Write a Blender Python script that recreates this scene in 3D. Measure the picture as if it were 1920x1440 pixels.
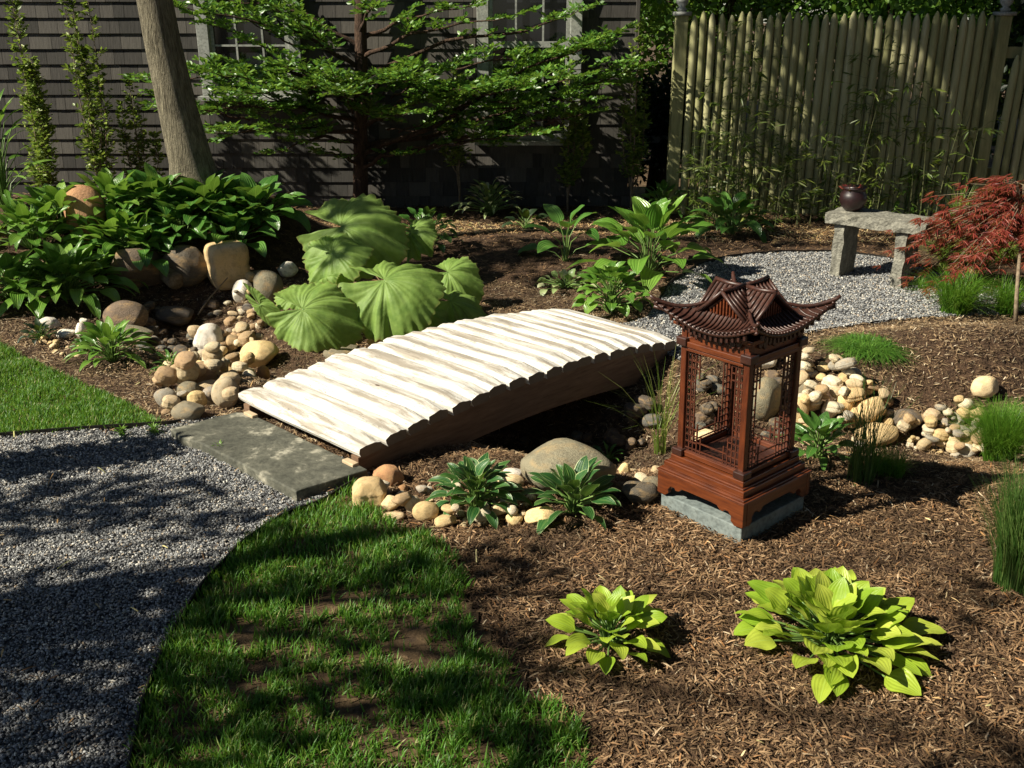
import bpy, math, random
import numpy as np
from mathutils import Vector, Matrix
for o in list(bpy.data.objects): bpy.data.objects.remove(o)
C = bpy.context.scene
R = math.radians
# ------------------------------------------------------------------ camera, sky, sun, exposure
F, P, H = 1867.0, R(20.7), 1.7
cam = bpy.data.cameras.new("camera"); camo = bpy.data.objects.new("camera", cam)
C.collection.objects.link(camo); camo.location = (0, 0, H); camo.rotation_euler = (R(90)-P, 0, 0)
cam.sensor_fit = 'HORIZONTAL'; cam.angle_x = 2*math.atan(960/F); cam.clip_end = 300; cam.clip_start = .05
C.camera = camo
SUN_EL, SUN_PHI = R(40), R(19)            # light travels towards +x and a little +y
Ldir = Vector((math.cos(SUN_EL)*math.cos(SUN_PHI), math.cos(SUN_EL)*math.sin(SUN_PHI), -math.sin(SUN_EL)))
world = bpy.data.worlds.new("World"); C.world = world; world.use_nodes = True
nt = world.node_tree; sky = nt.nodes.new('ShaderNodeTexSky'); sky.sky_type = 'NISHITA'; sky.sun_disc = False
sky.sun_elevation = SUN_EL
sky.dust_density = .3; sky.air_density = .8; sky.ozone_density = 1.0
sky.sun_rotation = math.atan2(-Ldir.x, -Ldir.y)
nt.links.new(sky.outputs[0], nt.nodes['Background'].inputs[0]); nt.nodes['Background'].inputs[1].default_value = .05
sun = bpy.data.lights.new("sun", 'SUN'); sun.energy = 5.0; sun.angle = R(.5); sun.color = (1, .93, .76)
suno = bpy.data.objects.new("sun", sun); C.collection.objects.link(suno)
suno.rotation_euler = Ldir.to_track_quat('-Z', 'Y').to_euler(); suno.location = (-6, -3, 8)
C.view_settings.view_transform = 'Standard'; C.view_settings.look = 'None'; C.view_settings.gamma = 1
C.view_settings.exposure = .95
C.cycles.max_bounces = 6; C.cycles.transparent_max_bounces = 8
C.cycles.use_denoising = True

rng = np.random.default_rng(7); random.seed(7)
def U(a, b): return float(rng.uniform(a, b))

# ------------------------------------------------------------------ terrain
def vn(x, y, s, seed=0):
    x = np.asarray(x, float)*s+seed*17.3; y = np.asarray(y, float)*s-seed*9.1
    xi = np.floor(x); yi = np.floor(y); fx = x-xi; fy = y-yi
    fx = fx*fx*(3-2*fx); fy = fy*fy*(3-2*fy)
    def h(a, b):
        v = np.sin(a*127.1+b*311.7+seed*74.7)*43758.5453
        return v-np.floor(v)
    return (h(xi, yi)*(1-fx)+h(xi+1, yi)*fx)*(1-fy)+(h(xi, yi+1)*(1-fx)+h(xi+1, yi+1)*fx)*fy
def polyd(x, y, pts):
    x = np.asarray(x, float); y = np.asarray(y, float); best = np.full(np.broadcast(x, y).shape, 1e9)
    for (ax, ay), (bx, by) in zip(pts[:-1], pts[1:]):
        dx, dy = bx-ax, by-ay
        t = np.clip(((x-ax)*dx+(y-ay)*dy)/(dx*dx+dy*dy), 0, 1)
        best = np.minimum(best, np.hypot(x-ax-t*dx, y-ay-t*dy))
    return best
CHAN = [(-1.95, 5.75), (-1.45, 5.2), (-.9, 4.95), (-.15, 4.5), (.5, 4.05), (1.15, 4.25), (1.75, 4.1), (2.4, 4.15), (3.4, 4.6)]
BERM = [(-6.0, 6.9), (-3.2, 6.75), (-2.0, 7.1)]
def tz(x, y):
    x = np.asarray(x, float); y = np.asarray(y, float)
    z = .50*np.exp(-(polyd(x, y, BERM)/.62)**2)
    z = z-.20*np.exp(-(polyd(x, y, CHAN)/.36)**2)
    z = z-.13*np.exp(-(((x+.12)/.6)**2+((y-4.5)/.5)**2))-.16*np.exp(-(((x-.42)/.42)**2+((y-4.45)/.42)**2))
    z = z+.17*np.exp(-(((x-2.4)/.85)**2+((y-4.85)/.36)**2))
    z = z+.10*np.exp(-(((x-.1)/1.3)**2+((y-7.2)/.8)**2))
    z = z+.014*(vn(x, y, 3.1, 1)-.5)+.014*(vn(x, y, 9.3, 2)-.5)+.007*(vn(x, y, 23, 3)-.5)
    return z
def ray(u, v):
    a = (u-960)/F; b = (720-v)/F
    return np.array([a, math.cos(P)+b*math.sin(P), -math.sin(P)+b*math.cos(P)])
def at(u, v, z=0.):
    d = ray(u, v); t = (z-H)/d[2]; return (d[0]*t, d[1]*t)
def atY(u, v, Y):
    d = ray(u, v); t = Y/d[1]; return (d[0]*t, Y, H+d[2]*t)
def G(u, v):                       # where the ground lies at that spot of the garden
    d = ray(u, v); t = np.arange(1.8, 14, .01); p = d[None, :]*t[:, None]; p[:, 2] += H
    k = np.nonzero(p[:, 2] < tz(p[:, 0], p[:, 1]))[0]
    q = p[k[0]] if len(k) else p[-1]
    return (float(q[0]), float(q[1]), float(tz(q[0], q[1])))
def inpoly(x, y, poly):
    x = np.asarray(x); y = np.asarray(y); c = np.zeros(x.shape, bool); n = len(poly); j = n-1
    for i in range(n):
        xi, yi = poly[i]; xj, yj = poly[j]
        c ^= ((yi > y) != (yj > y)) & (x < (xj-xi)*(y-yi)/((yj-yi) or 1e-9)+xi); j = i
    return c
def W(px): return [at(u, v) for u, v in px]
def smooth(pts, n=3):
    pts = list(pts)
    for _ in range(n):
        q = [pts[0]]
        for a, b in zip(pts[:-1], pts[1:]):
            q += [tuple(.75*np.array(a)+.25*np.array(b)), tuple(.25*np.array(a)+.75*np.array(b))]
        pts = q+[pts[-1]]
    return pts
EDGE_NEAR = smooth(W([(668, 912), (600, 950), (540, 972), (450, 1034), (395, 1085), (330, 1180), (275, 1300), (245, 1440), (225, 1560)]), 2)
EDGE_UP = W([(-260, 838), (0, 824), (160, 812), (318, 803)])
PATH = EDGE_UP+[at(345, 790), at(470, 780), at(695, 890)]+EDGE_NEAR+[(-1.2, .5), (-5.2, .5), (-5.2, 3.7)]
PATIO_EDGE = smooth(W([(1230, 575), (1262, 530), (1330, 500), (1420, 486), (1530, 474), (1640, 482), (1740, 505), (1830, 540)]), 2)
PATIO_LOW = W([(1950, 588), (1760, 600), (1650, 607), (1500, 638), (1380, 660), (1280, 672), (1180, 640), (1150, 612), (1210, 600)])
PATIO = PATIO_EDGE+[at(2050, 545)]+PATIO_LOW
LAWN_L = EDGE_UP[:]+[at(290, 795), at(270, 775), at(200, 742), at(120, 708), at(40, 672), at(-20, 640), at(-300, 600)]
LAWN_N = EDGE_NEAR+[(.3, 1.4)]+W([(1110, 1480), (1060, 1390), (985, 1290), (925, 1200), (880, 1130), (850, 1080), (800, 1030), (745, 985), (705, 955), (675, 940)])

# ------------------------------------------------------------------ mesh builder
class MB:
    def __init__(s): s.V = []; s.Q = []; s.T = []; s.uv = []; s.n = 0
    def add(s, V, Fq=None, Ft=None, uv=None):
        V = np.asarray(V, float).reshape(-1, 3)
        if Fq is not None and len(Fq): s.Q.append(np.asarray(Fq, int)+s.n)
        if Ft is not None and len(Ft): s.T.append(np.asarray(Ft, int)+s.n)
        s.uv.append(np.zeros((len(V), 2)) if uv is None else np.asarray(uv, float))
        s.V.append(V); s.n += len(V)
    def box(s, c, d, rot=None, tap=1.0):
        d = np.array(d)/2.; v = np.array([(x, y, z) for z in (-1, 1) for y in (-1, 1) for x in (-1, 1)], float)
        v = v*d; v[4:, :2] *= tap
        if rot is not None: v = v@np.array(rot).T
        s.add(v+np.array(c), [(0, 2, 3, 1), (4, 5, 7, 6), (0, 1, 5, 4), (2, 6, 7, 3), (0, 4, 6, 2), (1, 3, 7, 5)])
    def bar(s, a, b, w, h, up=(0, 0, 1)):
        a = np.array(a, float); b = np.array(b, float); x = b-a; L = np.linalg.norm(x); x /= L
        y = np.cross(up, x); y /= np.linalg.norm(y); z = np.cross(x, y)
        s.box((a+b)/2, (L, w, h), np.stack([x, y, z], 1))
    def tube(s, pts, r, n=8, cap=True):
        pts = np.array(pts, float); m = len(pts); r = np.broadcast_to(np.array(r, float), (m,))
        t = np.gradient(pts, axis=0); t /= np.linalg.norm(t, axis=1)[:, None]+1e-9
        ref = np.array([0, 0, 1.]) if abs(t[0][2]) < .9 else np.array([1., 0, 0])
        V = []
        u = np.cross(t[0], ref); u /= np.linalg.norm(u)
        for i in range(m):
            u = u-t[i]*np.dot(u, t[i]); u /= np.linalg.norm(u)+1e-9; w = np.cross(t[i], u)
            a = np.arange(n)*2*math.pi/n
            V.append(pts[i]+r[i]*(np.cos(a)[:, None]*u+np.sin(a)[:, None]*w))
        V = np.concatenate(V); Fq = []
        for i in range(m-1):
            for j in range(n):
                k = (j+1) % n; Fq.append((i*n+j, i*n+k, (i+1)*n+k, (i+1)*n+j))
        Ft = []
        if cap:
            V = np.concatenate([V, pts[:1], pts[-1:]]); c0 = m*n; c1 = c0+1
            for j in range(n):
                k = (j+1) % n; Ft += [(c0, k, j), (c1, (m-1)*n+j, (m-1)*n+k)]
        uvv = np.zeros((len(V), 2)); uvv[:m*n, 0] = np.tile(np.arange(n)/n, m); uvv[:m*n, 1] = np.repeat(np.arange(m)/m, n)
        s.add(V, Fq, Ft, uvv)
    def prism(s, poly, z0, z1, M=None):
        """extruded outline; polygon triangulated as a fan strip via bmesh-free ear clipping"""
        n = len(poly); from mathutils.geometry import tessellate_polygon
        tri = tessellate_polygon([[Vector((p[0], p[1], 0)) for p in poly]])
        V = np.array([(p[0], p[1], z0) for p in poly]+[(p[0], p[1], z1) for p in poly], float)
        if M is not None: V = V@np.array(M)[:3, :3].T+np.array(M)[:3, 3]
        ar = sum(poly[i][0]*poly[(i+1) % n][1]-poly[(i+1) % n][0]*poly[i][1] for i in range(n))
        Ft = []
        for a, b, c in tri:
            cr = (poly[b][0]-poly[a][0])*(poly[c][1]-poly[a][1])-(poly[b][1]-poly[a][1])*(poly[c][0]-poly[a][0])
            if cr < 0: a, c = c, a
            Ft += [(c, b, a), (a+n, b+n, c+n)]
        Fq = [((i, (i+1) % n, (i+1) % n+n, i+n) if ar > 0 else (i+n, (i+1) % n+n, (i+1) % n, i)) for i in range(n)]
        s.add(V, Fq, Ft)
    def inst(s, tV, tF, pos, Rm, sc, tuv=None):
        """many copies of a small template at once"""
        tV = np.asarray(tV, float); N = len(pos); k = len(tV)
        sc = np.asarray(sc, float); sc = sc[:, None, None] if sc.ndim == 1 else sc[:, None, :]
        V = np.einsum('nij,nkj->nki', Rm, tV[None]*sc)+pos[:, None, :]
        tF = np.asarray(tF, int); Fc = (tF[None]+(np.arange(N)*k)[:, None, None]).reshape(-1, tF.shape[1])
        uv = None if tuv is None else np.tile(tuv, (N, 1))
        if tF.shape[1] == 4: s.add(V.reshape(-1, 3), Fc, None, uv)
        else: s.add(V.reshape(-1, 3), None, Fc, uv)
    def build(s, name, mat, parent=None, smooth=False, origin=None):
        V = np.concatenate(s.V)
        if origin is not None: V = V-np.array(origin)
        uv = np.concatenate(s.uv)
        Q = np.concatenate(s.Q) if s.Q else np.zeros((0, 4), int); T = np.concatenate(s.T) if s.T else np.zeros((0, 3), int)
        me = bpy.data.meshes.new(name); me.vertices.add(len(V)); me.vertices.foreach_set('co', V.astype(np.float32).ravel())
        li = np.concatenate([Q.ravel(), T.ravel()]).astype(np.int32)
        me.loops.add(len(li)); me.loops.foreach_set('vertex_index', li)
        nf = len(Q)+len(T); me.polygons.add(nf)
        ls = np.concatenate([np.arange(len(Q))*4, len(Q)*4+np.arange(len(T))*3]).astype(np.int32)
        me.polygons.foreach_set('loop_start', ls)
        me.polygons.foreach_set('use_smooth', np.full(nf, bool(smooth)))
        ul = me.uv_layers.new(name='UVMap'); ul.data.foreach_set('uv', uv[li].astype(np.float32).ravel())
        me.update(calc_edges=True); me.validate()
        me.materials.append(mat)
        o = bpy.data.objects.new(name, me); C.collection.objects.link(o)
        if parent is not None: o.parent = parent
        return o
def thing(name, label, cat, loc=(0, 0, 0), rz=0, group=None):
    o = bpy.data.objects.new(name, None); C.collection.objects.link(o); o.empty_display_size = .05
    o.location = loc; o.rotation_euler = (0, 0, rz); o['label'] = label; o['category'] = cat
    if group: o['group'] = group
    return o
def tag(o, label=None, cat=None, group=None, kind=None):
    if label: o['label'] = label
    if cat: o['category'] = cat
    if group: o['group'] = group
    if kind: o['kind'] = kind
    return o
def bevel(o, w, seg=2):
    m = o.modifiers.new('bevel', 'BEVEL'); m.width = w; m.segments = seg; m.limit_method = 'ANGLE'; m.angle_limit = R(35); return o
def rotm(N, tilt=None, g=rng):
    """random rotations: full yaw plus limited tilt"""
    a = g.uniform(0, 2*math.pi, N); c, s = np.cos(a), np.sin(a); Z = np.zeros(N); O = np.ones(N)
    Rz = np.stack([np.stack([c, -s, Z], 1), np.stack([s, c, Z], 1), np.stack([Z, Z, O], 1)], 1)
    b = g.normal(0, tilt, N) if tilt else g.uniform(0, 2*math.pi, N); c, s = np.cos(b), np.sin(b)
    Rx = np.stack([np.stack([O, Z, Z], 1), np.stack([Z, c, -s], 1), np.stack([Z, s, c], 1)], 1)
    b = g.normal(0, tilt, N) if tilt else g.uniform(0, 2*math.pi, N); c, s = np.cos(b), np.sin(b)
    Ry = np.stack([np.stack([c, Z, s], 1), np.stack([Z, O, Z], 1), np.stack([-s, Z, c], 1)], 1)
    return Rz@Rx@Ry
def dirm(D, up=None, g=rng, roll=.6):
    """rotations whose x axis follows D"""
    D = D/np.linalg.norm(D, axis=1)[:, None]; Uv = np.tile([0, 0, 1.], (len(D), 1)) if up is None else up
    Uv = Uv+g.normal(0, roll, D.shape)
    Y = np.cross(Uv, D); Y /= np.linalg.norm(Y, axis=1)[:, None]+1e-9; Z = np.cross(D, Y)
    return np.stack([D, Y, Z], 2)

# ------------------------------------------------------------------ materials
def mat(name): 
    m = bpy.data.materials.new(name); m.use_nodes = True; t = m.node_tree
    return m, t, t.nodes['Principled BSDF'], t.links
def N(t, kind, **kw):
    n = t.nodes.new('ShaderNode'+kind)
    for k, v in kw.items():
        if k in n.inputs: n.inputs[k].default_value = v
        else: setattr(n, k, v)
    return n
def ramp(t, cols, fac, interp='LINEAR'):
    n = t.nodes.new('ShaderNodeValToRGB'); n.color_ramp.interpolation = interp; e = n.color_ramp.elements
    while len(e) > 1: e.remove(e[-1])
    e[0].position = cols[0][0]; e[0].color = (*cols[0][1], 1)
    for p, c in cols[1:]:
        x = e.new(p); x.color = (*c, 1)
    t.links.new(fac, n.inputs[0]); return n
def coords(t, kind='Object', scale=(1, 1, 1)):
    tc = N(t, 'TexCoord'); mp = N(t, 'Mapping'); mp.inputs['Scale'].default_value = scale
    t.links.new(tc.outputs[kind], mp.inputs[0]); return mp.outputs[0]
def noise(t, vec, scale, detail=6, rough=.6):
    n = N(t, 'TexNoise', Scale=scale, Detail=detail, Roughness=rough); t.links.new(vec, n.inputs['Vector']); return n.outputs['Fac']
def mix(t, a, b, fac, mode='MIX'):
    n = N(t, 'Mix'); n.data_type = 'RGBA'; n.blend_type = mode
    for k, s in ((6, a), (7, b)):
        if isinstance(s, tuple): n.inputs[k].default_value = (*s, 1)
        else: t.links.new(s, n.inputs[k])
    if isinstance(fac, (int, float)): n.inputs[0].default_value = fac
    else: t.links.new(fac, n.inputs[0])
    return n.outputs[2]
def bump(t, bs, h, strength=.5, dist=.01):
    b = N(t, 'Bump', Strength=strength, Distance=dist); t.links.new(h, b.inputs['Height']); t.links.new(b.outputs[0], bs.inputs['Normal'])
def math_(t, op, a, b=None):
    n = N(t, 'Math', operation=op)
    for k, s in ((0, a), (1, b)):
        if s is None: continue
        if isinstance(s, (int, float)): n.inputs[k].default_value = s
        else: t.links.new(s, n.inputs[k])
    return n.outputs[0]
def island(t): return N(t, 'NewGeometry').outputs['Random Per Island']

def noise_mat(name, cols, scale=8, rough=.85, bs=.5, bd=.01, vscale=(1, 1, 1), fine=60, spec=.3, isl=0):
    m, t, b, l = mat(name); v = coords(t, 'Object', vscale); f = noise(t, v, scale)
    if isl:
        f = math_(t, 'ADD', math_(t, 'MULTIPLY', f, 1-isl), math_(t, 'MULTIPLY', island(t), isl))
    c = ramp(t, cols, f).outputs[0]
    f2 = noise(t, v, fine, 4)
    c = mix(t, c, (0.0, 0.0, 0.0), math_(t, 'MULTIPLY', ramp(t, [(.3, (1, 1, 1)), (.6, (0, 0, 0))], f2).outputs[0], .45))
    l.new(c, b.inputs['Base Color']); b.inputs['Roughness'].default_value = rough; b.inputs['Specular IOR Level'].default_value = spec
    bump(t, b, f2, bs, bd); return m
def isl_mat(name, cols, rough=.8, spec=.3, fine=None, patchy=False):
    m, t, b, l = mat(name); c = ramp(t, cols, island(t)).outputs[0]
    if patchy:
        c = mix(t, c, mix(t, c, (.012, .007, .004), .62), ramp(t, [(.44, (0, 0, 0)), (.62, (1, 1, 1))], noise(t, coords(t, 'Object'), 2.6, 5, .65)).outputs[0])
    if fine:
        v = coords(t, 'Object'); c = mix(t, c, (.02, .015, .01), math_(t, 'MULTIPLY', noise(t, v, fine, 3), .5))
    l.new(c, b.inputs['Base Color']); b.inputs['Roughness'].default_value = rough; b.inputs['Specular IOR Level'].default_value = spec
    return m
def leaf_mat(name, cols, trans=.3, rough=.42, vein=0, margin=None, spec=.45, radial=False, vn_=14):
    m, t, b, l = mat(name)
    c = ramp(t, cols, island(t)).outputs[0]
    v = coords(t, 'Object'); c = mix(t, c, mix(t, c, (.0, .0, .0), .35), noise(t, v, 18, 3))
    uv = N(t, 'TexCoord').outputs['UV']; sp = N(t, 'SeparateXYZ'); l.new(uv, sp.inputs[0])
    if margin:
        ed = math_(t, 'ABSOLUTE', math_(t, 'SUBTRACT', sp.outputs[0], .5))
        ed = math_(t, 'ADD', ed, math_(t, 'MULTIPLY', math_(t, 'SUBTRACT', noise(t, v, 40, 2), .5), .12))
        c = mix(t, c, margin, ramp(t, [(.43, (0, 0, 0)), (.48, (.7, .7, .7))], ed).outputs[0])
    if vein:
        w = math_(t, 'SINE', math_(t, 'MULTIPLY', sp.outputs[0], vn_*2*math.pi))
        mid = math_(t, 'ABSOLUTE', math_(t, 'SUBTRACT', sp.outputs[0], .5))
        if not radial: c = mix(t, c, (.35, .5, .12), math_(t, 'MULTIPLY', ramp(t, [(.0, (1, 1, 1)), (.03, (0, 0, 0))], mid).outputs[0], .5))
        else:
            c = mix(t, c, (.30, .42, .15), math_(t, 'MULTIPLY', ramp(t, [(.93, (0, 0, 0)), (1, (1, 1, 1))], math_(t, 'ABSOLUTE', w)).outputs[0], math_(t, 'SUBTRACT', .6, math_(t, 'MULTIPLY', sp.outputs[1], .6)))); c = mix(t, c, (.30, .40, .17), math_(t, 'MULTIPLY', noise(t, v, 7, 5), .4)); c = mix(t, c, (.05, .13, .02), math_(t, 'MULTIPLY', ramp(t, [(.45, (0, 0, 0)), (.7, (1, 1, 1))], noise(t, v, 16, 5)).outputs[0], .5))
        if radial:
            w2 = math_(t, 'SINE', math_(t, 'ADD', math_(t, 'MULTIPLY', sp.outputs[0], vn_*4*2*math.pi), math_(t, 'MULTIPLY', sp.outputs[1], 9.0)))
            w = math_(t, 'ADD', w, math_(t, 'MULTIPLY', math_(t, 'MULTIPLY', w2, sp.outputs[1]), .5)); w = math_(t, 'ADD', w, math_(t, 'MULTIPLY', noise(t, v, 30, 4), 1.6))
            c = mix(t, c, (.25, .17, .06), math_(t, 'MULTIPLY', ramp(t, [(.955, (0, 0, 0)), (1, (1, 1, 1))], sp.outputs[1]).outputs[0], .5))
        bump(t, b, w, vein, .006)
    l.new(c, b.inputs['Base Color']); b.inputs['Roughness'].default_value = rough; b.inputs['Specular IOR Level'].default_value = spec
    tr = N(t, 'BsdfTranslucent'); l.new(mix(t, c, (.55, .85, .08), .25), tr.inputs[0])
    ms = N(t, 'MixShader'); ms.inputs[0].default_value = trans
    l.new(b.outputs[0], ms.inputs[1]); l.new(tr.outputs[0], ms.inputs[2]); l.new(ms.outputs[0], t.nodes['Material Output'].inputs[0])
    return m
M = {}
M['mulch'] = noise_mat('mulch_soil', [(.3, (.035, .02, .012)), (.5, (.085, .048, .027)), (.7, (.15, .09, .05))], 22, .95, .9, .02, (1, 1, 1), 90)
M['chip'] = isl_mat('bark_chips', [(0, (.05, .028, .014)), (.35, (.13, .072, .036)), (.65, (.235, .145, .074)), (.88, (.36, .235, .13)), (.93, (.30, .14, .05)), (1, (.55, .44, .30))], .9, patchy=True)
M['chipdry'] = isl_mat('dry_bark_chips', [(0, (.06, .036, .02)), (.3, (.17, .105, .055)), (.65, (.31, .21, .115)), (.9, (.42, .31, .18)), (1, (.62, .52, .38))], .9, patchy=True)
M['leaflit'] = isl_mat('dry_litter', [(0, (.25, .13, .05)), (.4, (.55, .36, .16)), (.8, (.72, .56, .32)), (1, (.35, .38, .12))], .8)
M['gravelbase'] = noise_mat('gravel_base', [(.3, (.05, .05, .055)), (.7, (.16, .16, .17))], 120, .95, 1, .01, (1, 1, 1), 200)
M['gravel'] = isl_mat('gravel', [(0, (.06, .062, .065)), (.3, (.15, .152, .157)), (.6, (.27, .272, .276)), (.86, (.39, .39, .38)), (.9, (.36, .27, .18)), (.95, (.52, .48, .41)), (1, (.66, .63, .56))], .6, .5)
M['soil'] = noise_mat('lawn_soil', [(.35, (.05, .03, .016)), (.55, (.11, .07, .035)), (.7, (.17, .11, .06))], 14, .95, .8, .01)
M['grass'] = leaf_mat('lawn_grass', [(0, (.05, .14, .015)), (.5, (.09, .25, .025)), (.85, (.15, .33, .04)), (1, (.40, .36, .15))], .35, .5)
M['deck'] = None
M['slab'] = noise_mat('bluestone', [(.3, (.055, .057, .045)), (.5, (.095, .095, .075)), (.60, (.13, .128, .10)), (.68, (.36, .34, .27))], 9, .7, .4, .006, (1, 1, 1), 70)
M['slate'] = noise_mat('slate_block', [(.3, (.14, .17, .17)), (.7, (.22, .25, .24))], 12, .7, .3, .004)
M['edging'] = noise_mat('edging_metal', [(.3, (.006, .006, .005)), (.7, (.02, .016, .012))], 20, .6, .2, .002)
M['bench'] = noise_mat('bench_granite', [(.3, (.13, .125, .105)), (.55, (.25, .24, .20)), (.75, (.38, .36, .29))], 16, .85, 1, .012, (1, 1, 1), 60)
M['pot'] = noise_mat('glazed_pot', [(.3, (.014, .006, .007)), (.7, (.030, .010, .010))], 6, .4, .1, .002, spec=.6)
M['bark'] = noise_mat('tree_bark', [(.3, (.10, .085, .055)), (.55, (.24, .21, .145)), (.75, (.36, .32, .22))], 9, .9, 1, .03, (5, 5, .7), 30)
M['darkbark'] = noise_mat('dark_bark', [(.3, (.03, .018, .012)), (.7, (.12, .07, .045))], 14, .9, 1, .02, (3, 3, .8), 40)
M['twig'] = noise_mat('twig_bark', [(.3, (.13, .09, .055)), (.7, (.28, .22, .15))], 20, .8, .4, .004)
M['cane'] = noise_mat('bamboo_cane', [(.3, (.06, .075, .03)), (.7, (.12, .12, .05))], 10, .6, .2, .003)
M['fence'] = None
M['trim'] = noise_mat('painted_trim', [(.3, (.28, .29, .27)), (.7, (.38, .39, .36))], 5, .6, .2, .003)
M['glass'] = None
M['fenceleaf'] = leaf_mat('bamboo_leaf', [(0, (.06, .10, .02)), (.6, (.12, .18, .03)), (1, (.26, .30, .06))], .35)
M['yew'] = leaf_mat('evergreen_leaf', [(0, (.04, .11, .014)), (.5, (.08, .20, .022)), (.9, (.15, .30, .035)), (1, (.26, .40, .07))], .28, .38, spec=.6)
M['sapleaf'] = leaf_mat('sapling_leaf', [(0, (.09, .15, .022)), (.6, (.18, .26, .04)), (1, (.32, .38, .07))], .3, .45)
M['bgleaf'] = leaf_mat('far_leaf', [(0, (.04, .10, .012)), (.6, (.10, .22, .03)), (1, (.2, .34, .06))], .4, .5)
M['darkleaf'] = leaf_mat('dark_leaf', [(0, (.006, .016, .006)), (.7, (.015, .035, .012)), (1, (.03, .06, .02))], .15, .5)
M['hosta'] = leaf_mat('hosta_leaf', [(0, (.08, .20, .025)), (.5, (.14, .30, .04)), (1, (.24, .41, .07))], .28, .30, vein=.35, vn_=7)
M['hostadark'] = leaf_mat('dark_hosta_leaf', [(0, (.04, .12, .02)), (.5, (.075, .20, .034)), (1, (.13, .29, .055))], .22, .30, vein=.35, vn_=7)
M['golden'] = leaf_mat('golden_hosta_leaf', [(0, (.24, .40, .03)), (.5, (.38, .52, .045)), (1, (.54, .60, .09))], .30, .42, vein=.16, vn_=7)
M['varieg'] = leaf_mat('variegated_leaf', [(0, (.02, .085, .02)), (.5, (.035, .12, .03)), (1, (.06, .16, .035))], .2, .36, vein=.3, margin=(.55, .62, .3), vn_=6)
M['cream'] = leaf_mat('cream_leaf', [(0, (.12, .22, .06)), (.5, (.3, .4, .15)), (1, (.6, .62, .36))], .25, .4)
M['bigleaf'] = leaf_mat('butterbur_leaf', [(0, (.19, .33, .05)), (1, (.28, .44, .08))], .36, .55, vein=.4, radial=True, vn_=9, spec=.3)
M['reed'] = leaf_mat('reed_blade', [(0, (.03, .08, .015)), (.6, (.07, .16, .03)), (1, (.2, .28, .08))], .3)
M['finegrass'] = leaf_mat('fine_grass', [(0, (.06, .16, .015)), (.5, (.10, .26, .02)), (1, (.22, .38, .05))], .4)
M['olivegrass'] = leaf_mat('olive_grass', [(0, (.12, .2, .03)), (.6, (.2, .3, .05)), (1, (.4, .42, .12))], .4)
M['juniper'] = leaf_mat('juniper_leaf', [(0, (.05, .14, .02)), (.6, (.10, .25, .03)), (1, (.2, .36, .06))], .3)
M['maple'] = leaf_mat('red_maple_leaf', [(0, (.12, .014, .016)), (.5, (.24, .032, .028)), (1, (.36, .09, .055))], .3)
M['stalk'] = leaf_mat('leaf_stalk', [(0, (.12, .22, .05)), (1, (.2, .32, .08))], .1)

def deck_mat():
    m, t, b, l = mat('bleached_log'); v = coords(t, 'Object', (9, 1.1, 9)); v2 = coords(t, 'Object', (8.5, 1.1, 8))
    g = noise(t, v, 7, 8, .7); s = noise(t, v2, 2.2, 6, .7)
    base = ramp(t, [(.25, (.42, .39, .34)), (.5, (.61, .585, .54)), (.75, (.74, .72, .68))], g).outputs[0]
    uvn = N(t, 'TexCoord').outputs['UV']; spx = N(t, 'SeparateXYZ'); l.new(uvn, spx.inputs[0])
    cen = math_(t, 'ABSOLUTE', math_(t, 'SUBTRACT', spx.outputs[0], .47))
    s = math_(t, 'ADD', s, math_(t, 'MULTIPLY', math_(t, 'SUBTRACT', .12, cen), 1.1)); s = math_(t, 'ADD', s, math_(t, 'MULTIPLY', math_(t, 'SUBTRACT', noise(t, v, 4, 6, .7), .5), .7))
    dirt = ramp(t, [(.50, (0, 0, 0)), (.66, (1, 1, 1))], s).outputs[0]
    c = mix(t, base, (.25, .21, .165), math_(t, 'MULTIPLY', dirt, .85))
    fl = noise(t, v, 26, 3); c = mix(t, c, (.16, .12, .09), math_(t, 'MULTIPLY', ramp(t, [(.66, (0, 0, 0)), (.72, (1, 1, 1))], fl).outputs[0], .6))
    c = mix(t, c, (.5, .44, .36), math_(t, 'MULTIPLY', island(t), .2))
    kn = N(t, 'TexVoronoi', Scale=2.3); l.new(coords(t, 'Object', (3.5, 1.6, 3.5)), kn.inputs['Vector'])
    c = mix(t, c, (.10, .065, .04), ramp(t, [(.035, (1, 1, 1)), (.07, (0, 0, 0))], kn.outputs['Distance']).outputs[0])
    crk = math_(t, 'ABSOLUTE', math_(t, 'SUBTRACT', noise(t, coords(t, 'Object', (7, .55, 7)), 4.2, 3), .5))
    c = mix(t, c, (.09, .07, .05), math_(t, 'MULTIPLY', ramp(t, [(0, (1, 1, 1)), (.008, (0, 0, 0))], crk).outputs[0], .7))
    c = mix(t, c, mix(t, (.10, .07, .045), (.19, .14, .10), g), math_(t, 'GREATER_THAN', spx.outputs[0], 4))  # log ends: weathered end grain, darkened further to paint in their unlit side
    l.new(c, b.inputs['Base Color']); b.inputs['Roughness'].default_value = .75; bump(t, b, g, .5, .006); return m
M['deck'] = deck_mat()
def wood(name, a, b_, rough, sc=(1, 1, 12), coat=0, bs=.2):
    m, t, b, l = mat(name); v = coords(t, 'Object', sc); g = noise(t, v, 6, 6, .6); g2 = noise(t, coords(t, 'Object'), 9, 4)
    c = ramp(t, [(.3, a), (.7, b_)], g).outputs[0]; c = mix(t, c, tuple(x*.35 for x in a), math_(t, 'MULTIPLY', g2, .5))
    l.new(c, b.inputs['Base Color']); b.inputs['Roughness'].default_value = rough; b.inputs['Coat Weight'].default_value = coat; b.inputs['Coat Roughness'].default_value = .25
    bump(t, b, g, bs, .003); return m
M['beam'] = wood('beam_wood', (.13, .070, .040), (.25, .15, .09), .8, (1.5, 1.5, 14))
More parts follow.
